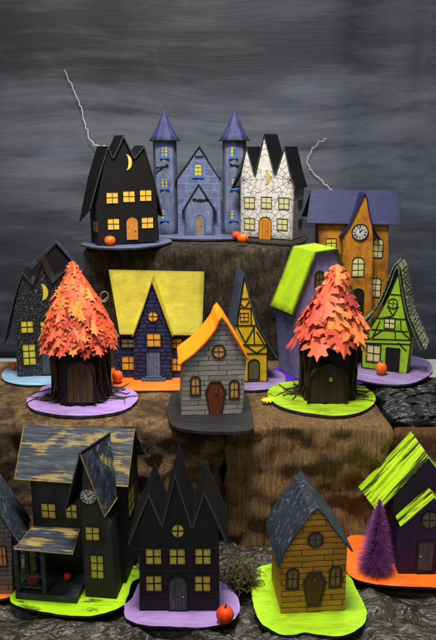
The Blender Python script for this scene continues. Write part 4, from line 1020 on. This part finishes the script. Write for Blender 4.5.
# ------------------------------------------------------------------ front row
def haunted_house():
    c1 = crop(0, 415, 2.907); c2 = crop(50, 430, 3.37); c3 = crop(0, 490, 4.27)
    r = Root('haunted_house', *c2(120, 562), ZB, -7, 'large charcoal mansion with clock tower, porch and drybrushed blue and ochre roofs', 'house')
    pf = r.front(); vm = 3.6; pm = r.front(vm)
    # tower bay
    bl, br = pf.st(*c2(120, 562)), pf.st(*c2(225, 581))
    wall(pf, [(bl[0], 0), pf.st(*c2(100, 270)), pf.st(*c2(108, 190)), pf.st(*c2(113, 92)), pf.st(*c2(158, 200)), pf.st(*c2(200, 275)), (br[0], 0)], vm+.5, 'haunt_wall', name='tower', roof=pf.sts([c1(191, 268), c1(212, 190), c1(234, 103), c1(270, 195), c1(308, 288)]))
    P = pf.sts([c1(191, 268), c1(212, 190), c1(234, 103), c1(270, 195), c1(308, 288)])
    dr = vm+1.0; rp = r.front(dr)
    bkp = [r.front(v_).P(*c1(x_, y_)) for v_, x_, y_ in ((vm-1.3, 236, 232), (vm-.2, 272, 150), (dr+.4, 320, 50), (vm-.3, 331, 140), (vm-1.3, 341, 240))]
    frp = [pf.pt(p[0], p[1], .6) for p in P]
    MB().loft(bkp[:3], frp[:3], -.2, 3).build('tower_roof', 'black_edge', r.e, bevel=.03)
    MB().loft(bkp[2:], frp[2:], -.2, 3).build('tower_roof', 'haunt_roof2', r.e, bevel=.03)
    MB().tube([frp[2]+Vector((0, -.03, .1)), frp[4]+Vector((0, -.03, 0)), bkp[4]], .09, 5).build('roof_trim', 'ochre_trim', r.e)
    clock(pf, *c2(130, 222), 8.4, 0.02, (-55, 25))
    window(pf, *c2(143, 348), 14, 13, pane='pane_dim', rim=.05, bw=.14); window(pf, *c2(158, 461), 12.5, 23, 'rect', 2, 3, 'pane_dim', rim=.05, bw=.14)
    # main body
    ml = pm.st(*c1(88, 195)); ev = r.front(vm-.9)
    A0, A1 = ev.P(*c1(42, 186)), ev.P(*c1(372, 208)); rv = r.front(vm+4.2)
    B0, B1 = rv.P(*c1(70, 26)), rv.P(*c1(391, 39))
    x0 = ml[0]; x1 = A1.x-.9; ew = (A0.z+A1.z)/2+.15; rw = (B0.z+B1.z)/2
    side = r.right(x1)
    MB().prism(side, [(vm, 0), (vm+8.2, 0), (vm+8.2, ew), (vm+4.2, rw-.1), (vm, ew)], 0, -(x1-x0)).build('wall', 'haunt_wall', r.e, bevel=.05)
    Z0 = A0+Vector((0, 10.2, 0)); Z1 = A1+Vector((0, 10.2, 0))
    MB().loft([A0, B0, Z0], [A1, B1, Z1], -.22, 4).build('roof', 'haunt_roof', r.e, bevel=.04)
    MB().tube([B0, A0+Vector((0, -.05, 0)), A1+Vector((0, -.05, 0)), B1], .09, 5).build('roof_trim', 'ochre_trim', r.e)
    window(pm, *c1(141, 278), 14, 14.5, pane='pane_dim', rim=.05, bw=.14); window(pm, *c1(208, 280), 11, 14, pane='pane_dim', rim=.05, bw=.14)
    window(side, *c2(272, 238), 6.5, 25, 'rect', 2, 3, 'pane_dim', rim=.05, bw=.14)
    # porch
    p0 = r.front(-1.6); a, b = p0.st(*c3(68, 490)), p0.st(*c3(330, 512))
    u0, u1 = a[0], min(b[0], bl[0]-.3)
    MB().box((u0, -1.6, 0), (u1, vm-.01, .95)).build('porch_floor', 'porch_paint', r.e, bevel=.05)
    e0, e1 = r.front(-2.2).P(*c3(60, 252)), r.front(-2.2).P(*c3(310, 274)); t0, t1 = r.front(vm-.05).P(*c3(142, 150)), r.front(vm-.05).P(*c3(340, 164))
    t1.x = min(t1.x, bl[0]-.1); 
    MB().loft([e0, t0], [e1, t1], -.18, 3).build('porch_roof', 'haunt_roof', r.e, bevel=.03)
    MB().tube([t0, e0+Vector((0, -.04, 0)), e1+Vector((0, -.04, 0)), t1], .08, 5).build('roof_trim', 'ochre_trim', r.e)
    hz = lambda u, v: (e0.z+(t0.z-e0.z)*(v+2.2)/(vm+2.2))-.25
    for (u, v) in ((u0+.35, -1.2), (u0+4.0, -1.2), (u0+.35, 2.2)):
        MB().box((u-.28, v-.28, .951), (u+.28, v+.28, hz(u, v)+.0)).build('porch_post', 'porch_paint', r.e, bevel=.05)
    m = MB(); pr = r.front(-1.2)
    for z in (1.7, 3.5): m.bar(pr, (u0+.63, z), (u0+3.72, z), .28, -.12, .12)
    m.bar(pr, (u0+.7, 1.85), (u0+3.6, 3.35), .14, -.06, .06); m.bar(pr, (u0+3.6, 1.85), (u0+.7, 3.35), .14, -.05, .07)
    m.build('porch_railing', 'porch_paint', r.e)
    m = MB(); z = hz(0, -1.2)-.5
    m.bar(pr, (u0+.6, z-1.0), (u0+1.9, z+.15), .18, -.1, .1); m.bar(pr, (u0+3.8, z-1.0), (u0+2.6, z+.15), .18, -.1, .1); m.build('porch_bracket', 'porch_paint', r.e)
    door(pm, 62, 580, 13, 33, 'rect', 'door_black', 'line_black', .1, planks=False)
    base(r, [(10, 596), (14, 604), (30, 609), (55, 613.5), (85, 616), (108, 612), (128, 602), (137, 588), (140, 572), (120, 560), (60, 556), (16, 572)], 'pl_neon_worn')
    fl = r.rot @ Vector((0, 0, 0))
    def onp(u, v, zz): 
        w_ = r.o+r.rot @ Vector((u, v, zz)); 
        d = w_-C0; s = d.dot(FWD); return 218+FPX*d.x/s, 320-FPX*d.dot(UP)/s
    q = onp(u0+1.9, .3, .95); pumpkin(*q, .951, 12, 'pumpkin_red', 'orange pumpkin behind the railing of the charcoal mansion porch', 1.1)
    q = onp(u0+6.0, 2.0, .95); pumpkin(*q, .951, 8, 'pumpkin_red', 'shaded pumpkin by the door inside the charcoal mansion porch', 1.0)
M['porch_paint'] = paint('brushed_charcoal_paint', '#23282c', '#3c444c', 1.2, (.5, 1, 1), '#6c7884', .5, .56, .7, 1.2)
haunted_house()
def black_gables():
    c = crop(120, 440, 3.114)
    r = Root('gable_house', *c(60, 532), ZB, 0, 'all black three gabled house with dull yellow windows and grey door on lilac base', 'house')
    pl = r.front(); D = 8.2
    out = [c(60, 532), c(60, 260), c(90, 172), c(130, 262), c(171, 112), c(224, 268), c(262, 167), c(308, 262), c(310, 536)]
    P = pl.sts(out); P[0] = (P[0][0], 0); P[-1] = (P[-1][0], 0)
    wall(pl, P, D, 'black')
    gable_roof(pl, pl.sts([c(24, 322), c(56, 245), c(90, 165), c(131, 262)]), .4, D+.6, .2, 'black_edge')
    gable_roof(pl, pl.sts([c(131, 262), c(171, 104), c(225, 268)]), .5, D+1.2, .2, 'black_edge')
    gable_roof(pl, pl.sts([c(225, 268), c(262, 160), c(300, 240), c(336, 322)]), .4, D+.6, .2, 'black_edge')
    window(pl, *c(180, 283), 12.5, 13, 'round', 2, 2, 'pane_dim', rim=.05, bw=.18)
    for x, y in ((105, 362), (178, 362), (258, 361), (105, 446), (258, 446)): window(pl, *c(x, y), 15.5, 15, pane='pane_dim', rim=.05, bw=.19)
    door(pl, *c(181, 478), 18, 32, 'arch', 'door_grey', 'line_black', .12, knob=(.55, -.15))
    m = MB()
    for z in (2.2, 5.9, 9.0): m.bar(pl, (P[0][0]+.1, z), (P[-1][0]-.1, z+.05), .1, .003, .05)
    m.build('trim', 'black_edge', r.e)
    base(r, [(124, 608), (127, 619), (145, 625), (175, 626.5), (205, 627), (232, 620), (240, 607), (234, 592), (210, 578), (140, 578), (128, 594)], 'pl_lilac')
    pumpkin(225, 622, ZB, 18, 'pumpkin_red', 'large ribbed orange pumpkin on lilac base of the all black house', .95)
black_gables()
def orange_plank():
    c = crop(230, 450, 2.907)
    r = Root('plank_house', *c(148, 476), ZB, 5, 'ochre plank house with dark brushed roof and coffin door on neon lime base', 'house')
    pl = r.front(); D = 7.6
    out = pl.sts([c(148, 476), c(150, 318), c(172, 270), c(210, 215), c(254, 168), c(298, 225), c(341, 282), c(334, 463)])
    out[0] = (out[0][0], 0); out[-1] = (out[-1][0], 0)
    P = openspline(pl.sts([c(137, 334), c(150, 300), c(176, 258), c(212, 208), c(253, 162), c(300, 222), c(356, 288)]), 2)
    wall(pl, out, D, 'plank_orange', roof=P)
    gable_roof(pl, P, .5, D+2.2, .22, 'slate_swirl')
    window(pl, *c(249, 262), 12.5, 12.5, 'round', 2, 2, 'pane_dark', 'line_brown', .14, .26)
    window(pl, *c(182, 374), 9, 18, 'arch', 2, 2, 'pane_peach_dim', 'line_brown', .14, .28); window(pl, *c(307, 368), 9, 18, 'arch', 2, 2, 'pane_peach_dim', 'line_brown', .14, .28)
    door(pl, *c(245, 404), 19, 31, 'coffin', 'door_brown', 'line_brown', .34)
    window(pl, *c(245, 376), 3.4, 4, 'round', 2, 2, 'pane_peach', 'line_black', .04, .05, name='peephole').location.y = -.0014
    base(r, [(252, 580), (253, 603), (261, 622), (278, 633), (292, 635), (304, 632.5), (320, 634.5), (340, 636), (360, 628), (367, 613), (358, 592), (344, 572), (300, 562), (262, 566)], 'pl_neon', .45)
M['pane_peach_dim'] = pane_moon_paint('dull_peach_window_paint', '#9c7a48', '#7a5c34')
orange_plank()
def left_plank():
    c = crop(0, 490, 4.27)
    r = Root('plank_house', -40, 596, ZB, 4, 'brown-grey plank house on an orange base cut off by the left photo edge', 'house')
    pl = r.front(); D = 6
    R_ = pl.st(*c(50, 420)); L_ = pl.st(-40, 590)
    out = [(0, 0), pl.st(-42, 540), pl.st(-14, 497), pl.st(11.2, 534), (pl.st(12, 588)[0], 0)]
    wall(pl, out, D, 'plank_brown')
    gable_roof(pl, pl.sts([(-54, 560), (-30, 520), (-14, 493), (3, 516), (22, 545)]), .4, D+.6, .2, 'slate_swirl')
    window(pl, *c(10, 282), 6.5, 19, 'arch', 2, 2, 'pane_peach', 'line_brown', .13, .24)
    window(pl, -28, 556, 6.5, 19, 'arch', 2, 2, 'pane_peach', 'line_brown', .13, .24)
    window(pl, -14, 524, 9, 9, 'round', 2, 2, 'pane_peach', 'line_brown', .13, .24)
    door(pl, -13, 570, 18, 33, 'coffin', 'door_red', 'line_brown', .3)
    base(r, [(-55, 592), (-40, 600), (-10, 600), (12, 596), (20, 588), (18, 576), (0, 568), (-40, 570)], 'pl_orange2')
left_plank()
def purple_house():
    c = crop(336, 425, 3.76)
    r = Root('dormer_house', *c(212, 560), ZB, 0, 'deep purple house with streaky neon lime roofs on an orange base at right', 'house')
    pf = r.front(); pm = r.front(2.4)
    apex = c(345, 112); 
    # main gable
    ap = pm.st(*apex); le = pm.st(*c(150, 318)); lw = pm.st(*c(212, 350)); 
    xr = 2*ap[0]-le[0]; 
    wl = lw[0]
    wall(pm, [(wl, 0), (wl, le[1]+ (ap[1]-le[1])*(wl-le[0])/(ap[0]-le[0])-.1), ap, (2*ap[0]-wl, le[1]+(ap[1]-le[1])*(wl-le[0])/(ap[0]-le[0])-.1), (2*ap[0]-wl, 0)], 7, 'purple_wall')
    bk = r.front(2.4+7.6)
    b_ap = bk.st(*c(282, 24)); b_le = bk.st(*c(84, 232))
    gable_roof(pm, [le, ap, (xr, le[1])], .6, 7.6, .22, 'lime_streak', back=[b_le, b_ap, (2*b_ap[0]-b_le[0], b_le[1])])
    # bay
    bap = pf.st(*c(366, 262)); ble = pf.st(*c(238, 374)); bw = pf.st(*c(240, 470))[0]; sl = (bap[1]-ble[1])/(bap[0]-ble[0])
    bxr = 2*bap[0]-bw
    wall(pf, [(bw, 0), (bw, ble[1]+sl*(bw-ble[0])-.05), bap, (bxr, ble[1]+sl*(bw-ble[0])-.05), (bxr, 0)], 2.38, 'purple_wall', name='front_bay')
    gable_roof(pf, [ble, bap, (2*bap[0]-ble[0], ble[1])], .5, 2.36, .2, 'lime_streak', name='bay_roof')
    window(pf, *c(352, 357), 15, 16, 'round', 2, 2, 'pane_dark', 'line_black', .14, .2)
    door(pf, *c(336, 492), 15.5, 28, 'rect', 'door_grey', 'line_black', .12, knob=(-.6, .0))
    base(r, [(344, 560), (348, 574), (366, 582), (392, 585.5), (430, 587), (480, 588), (500, 565), (480, 540), (400, 530), (352, 535), (344, 548)], 'pl_orange2')
purple_house()
def bottle_tree():
    r = Root('bottlebrush_tree', 375, 571, ZB, 0, 'purple bottlebrush tree in front of the deep purple house', 'tree')
    rr = random.Random(12); g = ground(375, 571, ZB); H = 11.2
    MB().tube([(0, 0, .0), (0, 0, .4), (.05, 0, H*.5), (.1, 0, H)], [.5, .12, .08, .03], 8).build('trunk', 'bark', r.e)
    m = MB()
    for i in range(4200):
        f = rr.random()**1.35; z = .5+f*(H-.6); L = (3.0*(1-f)**.8+.25)*rr.uniform(.75, 1.08); t = i*2.399963+rr.uniform(-.3, .3)
        p = Vector((.1*f, 0, z)); d = Vector((math.cos(t), math.sin(t), rr.uniform(-.1, .4))).normalized()
        q = p+d*L+Vector((0, 0, -.08*L)); s = Vector((-math.sin(t), math.cos(t), 0))*.035; k = len(m.v)
        m.add([p-s, p+s, p+Vector((0, 0, .05)), q], [(0, 1, 3), (1, 2, 3), (2, 0, 3)])
    m.build('crown', 'bristle', r.e)
bottle_tree()
def moss_tuft():
    g = ground(244, 588, ZB); rr = random.Random(4); m = MB()
    for i in range(420):
        p = Vector((rr.gauss(-.1, .85), rr.gauss(1.2, .8), abs(rr.gauss(1.1, .8))+.1)); pts = []; d = Vector((rr.uniform(-1, 1), rr.uniform(-1, 1), rr.uniform(-.6, .8))).normalized()
        for k in range(9):
            pts.append((p.x, p.y, max(-.4, p.z))); d = (d+Vector((rr.uniform(-.7, .7), rr.uniform(-.7, .7), rr.uniform(-.7, .6)))).normalized(); p = p+d*.24
        m.tube(pts, rr.uniform(.03, .065), 4)
    o = m.build('moss_tuft', 'moss', smooth=True); o.location = g*S; tag(o, 'tangled tuft of dried moss left of the ochre plank house', 'moss')
moss_tuft()
